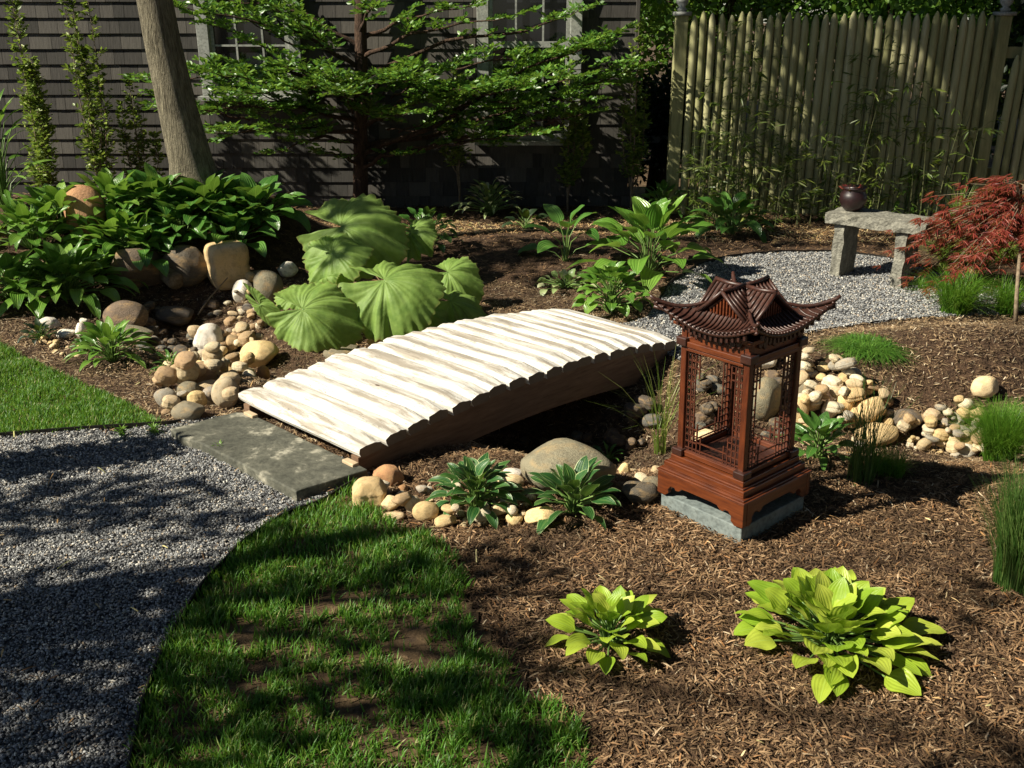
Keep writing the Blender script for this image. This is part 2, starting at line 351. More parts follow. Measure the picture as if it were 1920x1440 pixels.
M['paleend'] = wood('pale_post_wood', (.45, .33, .2), (.62, .48, .32), .8, (8, 8, 1))
M['rosewood'] = wood('lantern_wood', (.055, .012, .005), (.15, .035, .010), .38, (7, 7, 2), .2)
M['rosewood_h'] = wood('lantern_wood_rail', (.070, .016, .006), (.19, .047, .012), .38, (2, 2, 16), .2)
M['rooftile'] = wood('lantern_roof_wood', (.026, .011, .008), (.085, .029, .018), .46, (14, 14, 14), .1)
M['latticewood'] = wood('lattice_wood', (.045, .012, .007), (.13, .035, .015), .45, (8, 8, 8), .1)
M['jointblock'] = wood('dark_joint_wood', (.03, .010, .007), (.06, .02, .012), .4, (4, 4, 4), .3)
def fence_mat():
    m, t, b, l = mat('weathered_pickets'); v = coords(t, 'Object', (6, 6, .8)); g = noise(t, v, 5, 6, .65)
    k = math_(t, 'ADD', math_(t, 'MULTIPLY', g, .65), math_(t, 'MULTIPLY', island(t), .35))
    c = ramp(t, [(.28, (.16, .155, .07)), (.5, (.34, .325, .16)), (.68, (.45, .42, .24)), (.8, (.54, .50, .35))], k).outputs[0]
    v2 = coords(t, 'Object'); c = mix(t, c, (.14, .16, .05), math_(t, 'MULTIPLY', noise(t, v2, 2.2, 4), .4))
    l.new(c, b.inputs['Base Color']); b.inputs['Roughness'].default_value = .9; bump(t, b, g, .5, .006); return m
M['fence'] = fence_mat()
def shingle_mat():
    m, t, b, l = mat('cedar_shingles'); v = coords(t, 'Object', (14, 14, 1.2)); g = noise(t, v, 5, 5, .6)
    k = math_(t, 'ADD', math_(t, 'MULTIPLY', g, .5), math_(t, 'MULTIPLY', island(t), .5))
    c = ramp(t, [(.25, (.026, .024, .021)), (.5, (.050, .045, .040)), (.75, (.085, .077, .066))], k).outputs[0]
    l.new(c, b.inputs['Base Color']); b.inputs['Roughness'].default_value = .9; bump(t, b, g, .5, .005); return m
M['shingle'] = shingle_mat()
def glass_mat():
    m, t, b, l = mat('window_glass'); b.inputs['Base Color'].default_value = (.012, .013, .016, 1); b.inputs['Roughness'].default_value = .06; return m
M['glass'] = glass_mat()
def stone_mat(name, cols, obj_random=True, wet=.75):
    m, t, b, l = mat(name); v = coords(t, 'Object'); f = noise(t, v, 3.2, 6, .65); f2 = noise(t, v, 14, 4, .7)
    base = N(t, 'ObjectInfo').outputs['Color']
    c = mix(t, base, mix(t, base, (.04, .03, .02), .45), ramp(t, [(.48, (0, 0, 0)), (.72, (1, 1, 1))], f).outputs[0])
    c = mix(t, c, (.55, .34, .13), math_(t, 'MULTIPLY', ramp(t, [(.5, (0, 0, 0)), (.66, (1, 1, 1))], noise(t, coords(t, 'Object', (1, 1, 1.7)), 1.6, 4)).outputs[0], .35))
    c = mix(t, c, (.03, .025, .02), math_(t, 'MULTIPLY', ramp(t, [(.6, (0, 0, 0)), (.7, (1, 1, 1))], f2).outputs[0], .5))
    l.new(c, b.inputs['Base Color']); b.inputs['Roughness'].default_value = wet; f3 = noise(t, v, 45, 3, .8); c2 = None; bump(t, b, math_(t, 'ADD', math_(t, 'MULTIPLY', f2, 1.2), math_(t, 'MULTIPLY', f3, .4)), .45, .035); return m
M['stone'] = stone_mat('river_stone', [(0, (.50, .40, .26)), (.25, (.60, .47, .30)), (.45, (.45, .31, .18)), (.6, (.64, .55, .42)), (.75, (.34, .30, .25)), (.88, (.66, .48, .25)), (1, (.70, .64, .54))])
M['stonegrey'] = stone_mat('grey_boulder', [(0, (.20, .18, .14)), (1, (.27, .24, .19))])
M['stonetan'] = stone_mat('tan_boulder', [(0, (.60, .44, .23)), (1, (.68, .50, .28))])
M['stoneorange'] = stone_mat('rust_boulder', [(0, (.40, .20, .09)), (1, (.46, .25, .12))])
M['stonewhite'] = stone_mat('pale_stone', [(0, (.60, .55, .46)), (1, (.68, .64, .56))])
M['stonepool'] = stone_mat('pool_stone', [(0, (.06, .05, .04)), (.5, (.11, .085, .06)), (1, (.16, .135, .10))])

# ------------------------------------------------------------------ ground sheets
def grid_sheet(name, x0, x1, y0, y1, st, m, poly=None, off=0., kind='structure', lab=None):
    nx = int((x1-x0)/st)+1; ny = int((y1-y0)/st)+1
    X, Y = np.meshgrid(np.linspace(x0, x1, nx), np.linspace(y0, y1, ny)); Z = tz(X, Y)+off
    if poly is not None: Z = Z+.006*(vn(X, Y, 25, 4)-.5)
    idx = np.arange(nx*ny).reshape(ny, nx)
    q = np.stack([idx[:-1, :-1], idx[:-1, 1:], idx[1:, 1:], idx[1:, :-1]], -1).reshape(-1, 4)
    if poly is not None:
        cx = (X[:-1, :-1]+X[1:, 1:])/2; cy = (Y[:-1, :-1]+Y[1:, 1:])/2
        q = q[inpoly(cx, cy, poly).ravel()]
    V = np.stack([X, Y, Z], -1).reshape(-1, 3)
    if poly is not None:
        us = np.unique(q); mp = np.zeros(len(V), int); mp[us] = np.arange(len(us)); V = V[us]; q = mp[q]
    b = MB(); b.add(V, q, None, V[:, :2]); o = b.build(name, m, None, True); o['kind'] = kind
    return o
grid_sheet('mulch_ground', -9, 9, .4, 9.3, .04, M['mulch'])
# the same ground carried on to the horizon as a far sheet a little lower
b = MB(); b.add([(-120, -60, -.06), (120, -60, -.06), (120, 160, -.06), (-120, 160, -.06)], [(0, 1, 2, 3)]); fo = b.build('ground', M['soil']); fo['kind'] = 'structure'
# cut: far sheet lies below the mulch except in the stream bed, so lower it there
fo.location.z = -.42
grid_sheet('gravel_path', -5.2, .2, .5, 4.3, .02, M['gravelbase'], PATH, .008)
grid_sheet('gravel_patio', .3, 4.9, 4.2, 7.2, .02, M['gravelbase'], PATIO, .010)
grid_sheet('lawn_by_the_pool', -4.2, -1.2, 3.7, 5.6, .02, M['soil'], LAWN_L, .008)
grid_sheet('lawn_beside_the_path', -1.3, .5, 1.2, 3.4, .02, M['soil'], LAWN_N, .008)

def scatter_pts(poly, dens, box=None, mask=None):
    xs = [p[0] for p in poly]; ys = [p[1] for p in poly]
    x0, x1, y0, y1 = min(xs), max(xs), min(ys), max(ys)
    if box: x0, x1, y0, y1 = max(x0, box[0]), min(x1, box[1]), max(y0, box[2]), min(y1, box[3])
    n = int((x1-x0)*(y1-y0)*dens); x = rng.uniform(x0, x1, n); y = rng.uniform(y0, y1, n)
    k = inpoly(x, y, poly)
    # keep what the ground in view (plus a margin) can show
    d = y*math.cos(P)+(H)*math.sin(P); k &= np.abs(x/d*F) < 1400
    if mask is not None: k &= mask(x, y)
    return x[k], y[k]
# gravel stones
PEB = np.array([(1, 0, 0), (-1, 0, 0), (0, .8, 0), (0, -.75, 0), (.1, .1, .6), (0, 0, -.6), (.6, .5, .35), (-.6, -.45, .35), (-.5, .5, .3), (.55, -.5, .25)])
def hull_tris(P_):
    import bmesh
    bm = bmesh.new(); [bm.verts.new(p) for p in P_]; r = bmesh.ops.convex_hull(bm, input=bm.verts); bm.verts.index_update()
    bmesh.ops.triangulate(bm, faces=bm.faces); V = [tuple(v.co) for v in bm.verts]; Fc = [tuple(v.index for v in f.verts) for f in bm.faces]; bm.free(); return np.array(V), np.array(Fc)
PEBV, PEBF = hull_tris(PEB)
def gravel(name, poly, dens, s0, s1, lab):
    x, y = scatter_pts(poly, dens); n = len(x); s = rng.uniform(s0, s1, n)
    sc = np.stack([s, s*rng.uniform(.6, 1, n), s*rng.uniform(.6, 1, n)], 1)
    pos = np.stack([x, y, tz(x, y)+.010+rng.uniform(0, s1*.9, n)], 1)
    b = MB(); b.inst(PEBV, PEBF, pos, rotm(n, .5), sc); o = b.build(name, M['gravel']); tag(o, lab, 'gravel', kind='stuff')
gravel('path_gravel', PATH, 26000, .0028, .0068, 'blue grey crushed gravel spread over the garden path')
gravel('patio_gravel', PATIO, 12000, .004, .009, 'blue grey crushed gravel spread under the stone bench')
# mulch chips
CHV = np.array([(-1, -.1, 0), (1, -.06, .02), (1, .08, 0), (-1, .12, .02), (-.3, -.16, .12), (-.3, .15, .12), (.4, -.1, .16), (.4, .14, .12)])
CHF = np.array([(0, 4, 5, 3), (4, 6, 7, 5), (6, 1, 2, 7)])
def not_in(*polys):
    return lambda x, y: ~np.any([inpoly(x, y, p) for p in polys], axis=0)
allp = [PATH, PATIO, LAWN_L, LAWN_N]
def chips(name, poly, dens, l0, l1, m, lab, mask=None, tilt=.28, zo=.004, cat='mulch', wide=1.0):
    x, y = scatter_pts(poly, dens, None, mask or not_in(*allp)); n = len(x); s = l0*.4+(l1*1.25-l0*.4)*rng.uniform(0, 1, n)**3.6
    w = rng.uniform(.45, 1.5, n)*wide*.012/np.maximum(s, .006)**.4*.35
    sc = np.stack([s, np.minimum(s*1.1, .012+w*.02)*1.2, s*.8], 1)
    pos = np.stack([x, y, tz(x, y)+zo+rng.uniform(-.002, .012, n)], 1)
    b = MB(); b.inst(CHV, CHF, pos, rotm(n, tilt), sc); o = b.build(name, m); tag(o, lab, cat, kind='stuff')
chips('bark_mulch', [(-1.2, 1.5), (2.6, 1.5), (2.9, 3.8), (-.8, 3.8)], 36000, .005, .016, M['chip'], 'shredded brown bark mulch over the front planting bed')
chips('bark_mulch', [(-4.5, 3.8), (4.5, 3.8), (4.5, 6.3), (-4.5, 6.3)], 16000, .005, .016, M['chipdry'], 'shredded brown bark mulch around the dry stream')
chips('bark_mulch', [(-5.5, 6.3), (5.5, 6.3), (5.5, 9.1), (-5.5, 9.1)], 2600, .010, .03, M['chip'], 'shredded brown bark mulch in front of the house wall')
chips('bark_chunks', [(-1.2, 1.5), (2.6, 1.5), (2.9, 3.8), (-.8, 3.8)], 420, .012, .03, M['chip'], 'larger bark chunks and fallen bits lying on the front mulch', wide=2.6, zo=.008, tilt=.4)
chips('dry_leaf_litter', [(-2.4, 7.5), (4.2, 7.5), (4.2, 8.5), (-2.4, 8.5)], 2400, .012, .032, M['leaflit'], 'pale dry leaf litter strewn along the foot of the house',
      mask=lambda x, y: vn(x, y, 2.5, 8) > .35, tilt=.35, wide=2.2, cat='leaf litter')
near_edge = lambda x, y: (polyd(x, y, EDGE_NEAR+EDGE_UP) < .10) & (rng.uniform(0, 1, len(x)) < np.exp(-polyd(x, y, EDGE_NEAR+EDGE_UP)/.035))
chips('stray_bark', PATH, 2200, .006, .016, M['chip'], 'stray bark bits and dirt along the gravel path edge', mask=near_edge, zo=.016, cat='debris')
chips('fallen_leaves', [(-4, 1.5), (2.6, 1.5), (3.5, 4.6), (-4, 4.6)], 26, .014, .026, M['leaflit'], 'small dry fallen leaves scattered over path, lawn and mulch', mask=lambda x, y: np.ones(len(x), bool), zo=.022, tilt=.4, wide=2.6, cat='fallen leaves')
# lawn blades
GBV = np.array([(-.045, 0, 0), (.045, 0, 0), (-.04, .06, .4), (.04, .06, .4), (-.025, .2, .75), (.025, .2, .75), (0, .42, 1)])
GBV[:, 1] *= 1
GBQ = np.array([(0, 1, 3, 2), (2, 3, 5, 4), (4, 5, 6, 6)])
GBT = np.array([(0, 1, 3), (0, 3, 2), (2, 3, 5), (2, 5, 4), (4, 5, 6)])
def grass(name, poly, dens, h0, h1, lab, mask=None, m='grass'):
    x, y = scatter_pts(poly, dens, None, mask); n = len(x)
    if poly is LAWN_N:
        wob = np.clip(polyd(x, y, EDGE_NEAR)-.10, 0, .25)*.6; x = x+wob*(vn(x, y, 6, 21)-.5)+wob*.6*(vn(x, y, 21, 22)-.5); y = y+wob*(vn(x, y, 7, 23)-.5)
    hh = rng.uniform(h0, h1, n)*(.65+.7*vn(x, y, 7, 5))
    pos = np.stack([x, y, tz(x, y)+.004], 1)
    b = MB(); b.inst(GBV, GBT, pos, rotm(n, .28), np.stack([.05*np.ones(n), hh, hh], 1)); o = b.build(name, M[m]); tag(o, lab, 'grass', kind='stuff')
grass('lawn_grass', LAWN_L, 26000, .022, .042, 'sunny short lawn grass left of the stones')
bare = [at(450, 1200), at(600, 1150), at(470, 1300), at(630, 1300), at(700, 1330), at(800, 1220), at(540, 1240)]
def thin(x, y):
    d = np.ones(x.shape)
    for i, (bx, by) in enumerate(bare):
        d = np.minimum(d, np.hypot(x-bx, (y-by)*1.3)/(.15 if i < 3 else .09)+.5*(vn(x, y, 14, 11)-.5))
    return rng.uniform(0, 1, x.shape) < np.clip((d-.45)*1.6+.25*(vn(x, y, 12, 3)-.5), .06, 1)*np.clip(.22+1.2*vn(x, y, 8, 6), 0, 1)
grass('lawn_grass', LAWN_N, 34000, .022, .05, 'shaded patchy lawn grass between the path and the bark bed', thin)

# edging strips
def strip(name, pts, h, lab):
    pts = np.array(pts); b = MB()
    for a, c in zip(pts[:-1], pts[1:]):
        d = (c-a)/np.linalg.norm(c-a)*.003
        za, zc = float(tz(*a)), float(tz(*c))
        b.bar((*(a-d), za+h/2-.03), (*(c+d), zc+h/2-.03), .006, h+.06)
    o = b.build(name, M['edging']); tag(o, lab, 'garden edging', 'metal lawn edging')
strip('metal_edging', EDGE_NEAR, .035, 'black metal edging curving between near gravel path and shaded grass')
strip('metal_edging', EDGE_UP+[at(340, 800)], .03, 'straight black metal edging between the sunny grass and the gravel')
strip('metal_edging', PATIO_EDGE, .03, 'dark edging curving behind the gravel under the bench')
strip('metal_edging', W([(1760, 599), (1650, 606), (1500, 637), (1440, 650)]), .02, 'dark edging where gravel meets the mulch mound right of the lantern')

# ------------------------------------------------------------------ house
house = thing('shingled_house', 'dark weathered cedar shingle house wall with two white trimmed windows', 'house', (1.07, 9.1, 0))
HO = (1.07, 9.1, 0)
WIN = [(-2.70, -1.82, .98, 2.7), (-.30, .60, .60, 2.3)]
b = MB(); b.box((-4.4, 10.2, 1.6), (10.9, 2.17, 3.6)); b.build('wall', M['shingle'], house, origin=HO)
b = MB(); ex = .127
for k in range(27):
    z = -.03+k*ex; x = -7.0+U(-.1, 0)
    while x < 1.07:
        w = U(.08, .2); x1 = min(x+w, 1.085)
        if not any(x > a-.02 and x1 < c+.02 and z > e-.02 and z+ex < f_+.1 for a, c, e, f_ in WIN):
            g = .0016; bz = z+U(-.0012, .0012); th = .022+U(-.0008, .0008)
            xa, xb = x+g, x1-g
            V = [(xa, 9.1-th, bz), (xb, 9.1-th, bz), (xb, 9.094, bz), (xa, 9.094, bz), (xa, 9.1-.006, bz+ex+.012), (xb, 9.1-.006, bz+ex+.012)]
            b.add(V, [(0, 1, 5, 4), (3, 2, 1, 0)], [(0, 4, 3), (1, 2, 5)])
        x = x1
b.build('shingle_siding', M['shingle'], house, origin=HO)
for (x0, x1, z0, z1) in WIN:
    f = MB(); y = 9.055
    tw = .10
    f.box(((x0+tw/2), y, (z0+z1)/2), (tw, .06, z1-z0)); f.box(((x1-tw/2), y, (z0+z1)/2), (tw, .06, z1-z0)); f.box(((x0+x1)/2, y, z1-.05), (x1-x0-2*tw, .06, .1))
    fr = bevel(f.build('window', M['trim'], house, origin=HO), .004)
    s_ = MB(); s_.box(((x0+x1)/2, 9.03, z0-.02), (x1-x0+.06, .12, .035)); s_.build('sill', M['trim'], fr, origin=HO)
    xi0, xi1 = x0+tw, x1-tw
    g = MB(); g.box(((xi0+xi1)/2, 9.085, (z0+z1)/2), (xi1-xi0, .01, z1-z0-.01)); g.build('pane', M['glass'], fr, origin=HO)
    sa = MB(); mid = (z0+z1)/2-.05
    for (a, c, yy) in ((z0, mid+.02, 9.066), (mid-.02, z1-.1, 9.05)):
        sa.box((xi0+.018, yy, (a+c)/2), (.036, .02, c-a)); sa.box((xi1-.018, yy, (a+c)/2), (.036, .02, c-a))
        sa.box(((xi0+xi1)/2, yy, a+.025), (xi1-xi0-.072, .02, .05)); sa.box(((xi0+xi1)/2, yy, c-.018), (xi1-xi0-.072, .02, .036))
        for k in (1, 2):
            sa.box((xi0+(xi1-xi0)*k/3, yy, (a+c)/2), (.016, .016, c-a-.08))
        sa.box(((xi0+xi1)/2, yy+.001, (a+c)/2), (xi1-xi0-.07, .014, .016))
    sa.build('sash', M['trim'], fr, origin=HO)
b = MB(); b.box((1.075, 9.07, 1.6), (.03, .03, 3.5)); b.build('corner_board', M['shingle'], house, origin=HO)
b = MB(); b.box((-4.2, 10.15, 3.46), (10.9, 2.7, .12)); b.build('roof', M['shingle'], house, origin=HO)

# ------------------------------------------------------------------ fence
FO = (1.37, 8.75, 0)
fence = thing('palisade_fence', 'tall weathered fence of pointed half round pickets with square posts', 'fence', FO)
def picket(b, x, y, top, r, lean, bot=-.05):
    n = 10; lv = [(bot, 1), (top*.5, 1), (top-.12, .98), (top-.06, .80), (top-.02, .50), (top, .22)]
    V = []; a = np.linspace(0, 2*math.pi, n, endpoint=False); ph = U(0, .6)
    for z, k in lv:
        V += [(x+lean*z+r*k*math.cos(t+ph), y+.006*math.sin(z*3)+r*k*math.sin(t+ph), z) for t in a]
    Fq = [(i*n+j, i*n+(j+1) % n, (i+1)*n+(j+1) % n, (i+1)*n+j) for i in range(len(lv)-1) for j in range(n)]
    V.append((x+lean*top, y, top+.004)); Ft = [((len(lv)-1)*n+j, (len(lv)-1)*n+(j+1) % n, len(V)-1) for j in range(n)]
    b.add(V, Fq, Ft)
b = MB(); x = 1.50
while x < 3.96:
    picket(b, x, 8.72+U(-.006, .006), 1.655+U(-.02, .02), .0365+U(-.0025, .0015), U(-.006, .006)); x += .0755+U(-.002, .003)
pa = b.build('picket_panel', M['fence'], fence, True, FO)
b = MB(); x = 4.17; k = 0
while x < 6.2:
    picket(b, x, 8.70+U(-.01, .01), 1.67+U(-.03, .03)-(.35 if k == 0 else 0), .036+U(-.005, .002), U(0, .035)); x += .082; k += 1
b.build('picket_panel', M['fence'], fence, True, FO)
for zz in (.35, 1.35):
    b = MB(); b.bar((1.4, 8.79, zz), (4.0, 8.79, zz), .05, .09); b.bar((4.1, 8.79, zz), (6.3, 8.79, zz), .05, .09); b.build('rail', M['fence'], fence, origin=FO)
for px_ in (1.40, 4.06):
    b = MB(); b.box((px_, 8.755, .78), (.10, .10, 1.72)); po = bevel(b.build('post', M['fence'], fence, origin=FO), .006)
    b = MB(); b.box((px_, 8.755, 1.655), (.14, .14, .03)); prof = [(.03, 1.67), (.045, 1.69), (.022, 1.705), (.05, 1.74), (.052, 1.765), (.03, 1.795), (.004, 1.81)]
    b.tube([(px_, 8.755, z) for r, z in prof], [r for r, z in prof], 12); b.build('post_cap', M['trim'], po, True, FO)
# strip of mulch-coloured ground is behind; a pale board in the gap
b = MB(); b.box((1.45, 10.6, .42), (1.4, .05, .07)); b.box((.9, 10.6, .2), (.08, .06, .42)); b.box((2.0, 10.6, .2), (.08, .06, .42))
tag(bevel(b.build('garden_rail', M['trim']), .004), 'pale horizontal board seen through the gap between house and fence', 'rail')

# ------------------------------------------------------------------ bridge
BZ = R(46); BO = (-1.2, 4.08, 0)
bridge = thing('log_footbridge', 'arched footbridge of bleached white half logs over the dry stream', 'footbridge', BO, BZ)
BL, BWd = 2.10, .86
def bz(s):
    t_ = s/BL; return .074+(.016-.074)*t_+.082*4*t_*(1-t_)
b = MB(); nlog = 18; pit = BL/nlog
for i in range(nlog):
    s = (i+.5)*pit; z = bz(s); sl = math.atan((bz(s+.02)-bz(s-.02))/.04); wv = pit*.5-.0022
    hh = .060+U(-.002, .002)
    pr = [(-wv*.86, -.004), (-wv, .015), (-wv*1.0, hh*.56), (-wv*.66, hh*.95), (-wv*.25, hh), (wv*.3, hh*1.0), (wv*.68, hh*.95), (wv*1.0, hh*.56), (wv, .015), (wv*.84, -.004)]
    if i == 0: pr = [(-wv*.7, -.002), (-wv*1.02, .006), (-wv*1.16, .024), (-wv*1.08, hh*.7), (-wv*.7, hh*.95), (0, hh), (wv*.6, hh*.92), (wv*.98, hh*.45), (wv, .02), (wv*.8, -.004)]
    y0, y1 = .0+U(-.012, .012), -BWd+U(-.012, .012); n = len(pr); ns = 9; V = []
    for k in range(ns):
        yy = y0+(y1-y0)*k/(ns-1); j = .0025
        for q, (px_, pz) in enumerate(pr):
            e = (.68 if pz > hh*.9 else .93) if k in (0, ns-1) else 1
            dx = px_*e+j*math.sin(yy*9+i*2.1+q); dz = pz*e+j*math.sin(yy*7+i*1.3+q*2)*(1 if pz > .03 else .2)
            V.append((s+dx*math.cos(sl)-dz*math.sin(sl), yy, z+dx*math.sin(sl)+dz*math.cos(sl)))
    Fq = [(k*n+q, k*n+(q+1) % n, (k+1)*n+(q+1) % n, (k+1)*n+q) for k in range(ns-1) for q in range(n)]
    uvd = [(q/(n-1), k/(ns-1)) for k in range(ns) for q in range(n)]+[(0, 0), (0, 0)]
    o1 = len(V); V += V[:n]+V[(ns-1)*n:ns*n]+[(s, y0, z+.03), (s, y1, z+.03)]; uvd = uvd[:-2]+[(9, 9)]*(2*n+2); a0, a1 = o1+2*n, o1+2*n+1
    Ft = [(a0, o1+(q+1) % n, o1+q) for q in range(n)]+[(a1, o1+n+q, o1+n+(q+1) % n) for q in range(n)]
    b.add(V, Fq, Ft, uvd)
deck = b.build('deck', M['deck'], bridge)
for yy in (-.045, -BWd+.045):
    b = MB(); K = 24; top = []; bot = []
    for k in range(K+1):
        s = -.0+BL*k/K*.995+.004; zt = bz(s)-.004
        t_ = s/BL; zb = min(zt-.02, bz(s)-.175)
        if t_ > .9: zb = -.16
        top.append((s, zt)); bot.append((s, zb))
    V = []
    for (s, zt), (_, zb) in zip(top, bot):
        V += [(s, yy-.022, zb), (s, yy-.022, zt), (s, yy+.022, zt), (s, yy+.022, zb)]
    Fq = []
    for k in range(K):
        for q in range(4): Fq.append((k*4+q, (k+1)*4+q, (k+1)*4+(q+1) % 4, k*4+(q+1) % 4))
    Fq += [(0, 1, 2, 3), (K*4+3, K*4+2, K*4+1, K*4)]
    b.add(V, Fq); b.build('side_beam', M['beam'], bridge)
for yy in (-.1, -BWd+.04):
    b = MB(); b.box((-.022, yy+(-.02 if yy > -.5 else .0), .012), (.03, .07, .10)); bevel(b.build('foot_post', M['paleend'], bridge), .004)

# stone slab
sp = W([(317, 806), (333, 822), (372, 834), (552, 931), (692, 888), (628, 858), (470, 782), (440, 778)])
sp = [(x*.975 if 0 else x, y) for x, y in sp]
def slab_thing(pts, z0, z1, m, name, lab, cat):
    c = np.mean(pts, axis=0); q = []
    for a, d in zip(pts, pts[1:]+pts[:1]):
        L = math.hypot(d[0]-a[0], d[1]-a[1]); k = max(1, int(L/.05))
        for i in range(k):
            t_ = i/k; q.append((a[0]+(d[0]-a[0])*t_+(U(-.003, .003) if i else 0), a[1]+(d[1]-a[1])*t_+(U(-.003, .003) if i else 0)))
    b = MB(); b.prism([(x-c[0], y-c[1]) for x, y in q], z0, z1); o = b.build(name, m); o.location = (c[0], c[1], 0); bevel(o, .006)
    return tag(o, lab, cat)
spz = [at(u, v, .05) for u, v in [(319, 803), (335, 818), (374, 829), (555, 921), (690, 880), (628, 850), (470, 775), (442, 772)]]
slab_thing(spz, -.04, .05, M['slab'], 'stone_step', 'flat lichen spotted bluestone slab at the near end of the footbridge', 'stone slab')

# ------------------------------------------------------------------ lantern
LO = (.795, 3.214, float(tz(.795, 3.214))-.004)
lan = thing('pagoda_lantern', 'carved reddish wooden pagoda lantern with latticed sides on a slate block', 'lantern', LO, -math.atan2(.6, .8))
from mathutils import Quaternion
lan.rotation_euler = (Quaternion((0, 1, 0), R(-1.3)) @ Quaternion((0, 0, 1), R(-49.8))).to_euler()
b = MB(); b.box((0, 0, .028), (.36, .36, .075)); bevel(b.build('slate_block', M['slate'], lan), .004)
def four(fn):
    for k in range(4):
        a = k*math.pi/2; fn(Matrix.Rotation(a, 4, 'Z'), k)
def face_prism(b, poly, y0, y1, Rz):
    """outline in x-z, extruded along y from y0 to y1, turned by Rz"""
    Mx = Rz@Matrix(((1, 0, 0, 0), (0, 0, -1, 0), (0, 1, 0, 0), (0, 0, 0, 1)))
    b.prism(poly, -y1, -y0, Mx)
ap = .19
half = [(ap, .159), (ap, .072), (ap-.035, .069), (ap-.052, .083), (ap-.05, .098), (ap-.062, .112), (ap-.078, .112), (ap-.085, .103), (ap-.10, .106), (ap-.112, .118), (ap-.14, .120)]
poly = half+[(-x, z) for x, z in half[::-1]]
for k in range(4):
    b = MB(); e = .02 if k % 2 else 0
    pp = [(max(-ap+.0205*(k % 2), min(ap-.0205*(k % 2), x)), z) for x, z in poly] if k % 2 else poly
    face_prism(b, pp, -ap, -ap+.02, Matrix.Rotation(k*math.pi/2, 4, 'Z')); bevel(b.build('apron', M['rosewood_h'], lan), .0025)
b = MB()
for w, z0, z1 in ((.386, .159, .166), (.372, .166, .172), (.350, .172, .196), (.334, .196, .202), (.318, .202, .222)):
    b.box((0, 0, (z0+z1)/2), (w, w, z1-z0))
bevel(b.build('plinth', M['rosewood_h'], lan), .0022)
b = MB(); b.box((0, 0, .2245), (.262, .262, .005)); b.build('floor_board', M['jointblock'], lan)
hb = .132
for sx in (-1, 1):
    for sy in (-1, 1):
        b = MB(); b.box((sx*hb, sy*hb, .4575), (.024, .024, .475))
        po = bevel(b.build('post', M['rosewood'], lan), .003)
        for zc, wc, hc in ((.237, .046, .026), (.648, .044, .03)):
            b = MB(); b.box((sx*(hb+.003), sy*(hb+.003), zc), (wc, wc, hc)); bevel(b.build('corner_block', M['jointblock'], po), .004)
# beams, frieze
def bm_(Rz, k):
    b = MB()
    def bx(c, d):
        v = Rz@Vector(c); b.box(tuple(v), (d[0], d[1], d[2]) if k % 2 == 0 else (d[1], d[0], d[2]))
    L_ = 2*hb-.025
    bx((0, -hb-.002, .235), (L_, .02, .018)); bevel(b.build('rail', M['rosewood_h'], lan), .002); b = MB()
    bx((0, -hb-.004, .622), (L_, .02, .012)); bx((0, -hb-.006, .640), (L_, .024, .02)); bx((0, -hb, .672), (L_, .014, .044)); bevel(b.build('beam', M['rosewood_h'], lan), .002)
four(bm_); b = MB()
b.box((0, 0, .700), (.30, .30, .012)); b.box((0, 0, .712), (.33, .33, .012)); bevel(b.build('cornice', M['rosewood_h'], lan), .002)
def fr_(Rz, k):
    b = MB()
    for i in range(9):
        x = -.1+i*.025
        p = [(x-.012, .694), (x-.010, .686-(.006 if i % 2 else 0)), (x, .678-(.010 if i % 2 else .002)), (x+.010, .686-(.006 if i % 2 else 0)), (x+.012, .694)]
        face_prism(b, p, -hb-.018, -hb-.009, Rz)
    b.build('frieze', M['rooftile'], lan)
four(fr_)
def lattice(Rz, k):
    b = MB(); y = -hb; t_ = .0042
    z0, z1 = .245, .615
    def bar(x0, za, x1, zb):
        p = Rz@Vector((x0, y, za)); q = Rz@Vector((x1, y, zb)); up = (0, 0, 1) if abs(za-zb) < 1e-6 else tuple(Rz@Vector((1, 0, 0)))
        b.bar(tuple(p), tuple(q), t_, t_, up)
    for s in (-1, 1):
        xs = [s*.118, s*.101, s*.084, s*.067]
        for x in xs[:1]+xs[2:3]: bar(x, z0, x, z1)
        bar(xs[1], z0, xs[1], z1)
        bar(xs[3], z0, xs[3], z0+.10); bar(xs[3], z1-.09, xs[3], z1)
        bar(s*.05, z0, s*.05, z0+.066); 
        for i in range(15):
            z = z0+.012+i*.0250
            full = i < 4 or i > 11
            bar(xs[0], z, xs[3] if full else (xs[2] if i % 3 else xs[1]), z)
    for z in (z0+.012, z0+.042): bar(-.067, z, .067, z)
    bar(-.118, z1, .118, z1); bar(-.118, z0+.001, .118, z0+.001)
    b.build('lattice_panel', M['latticewood'], lan)
four(lattice)
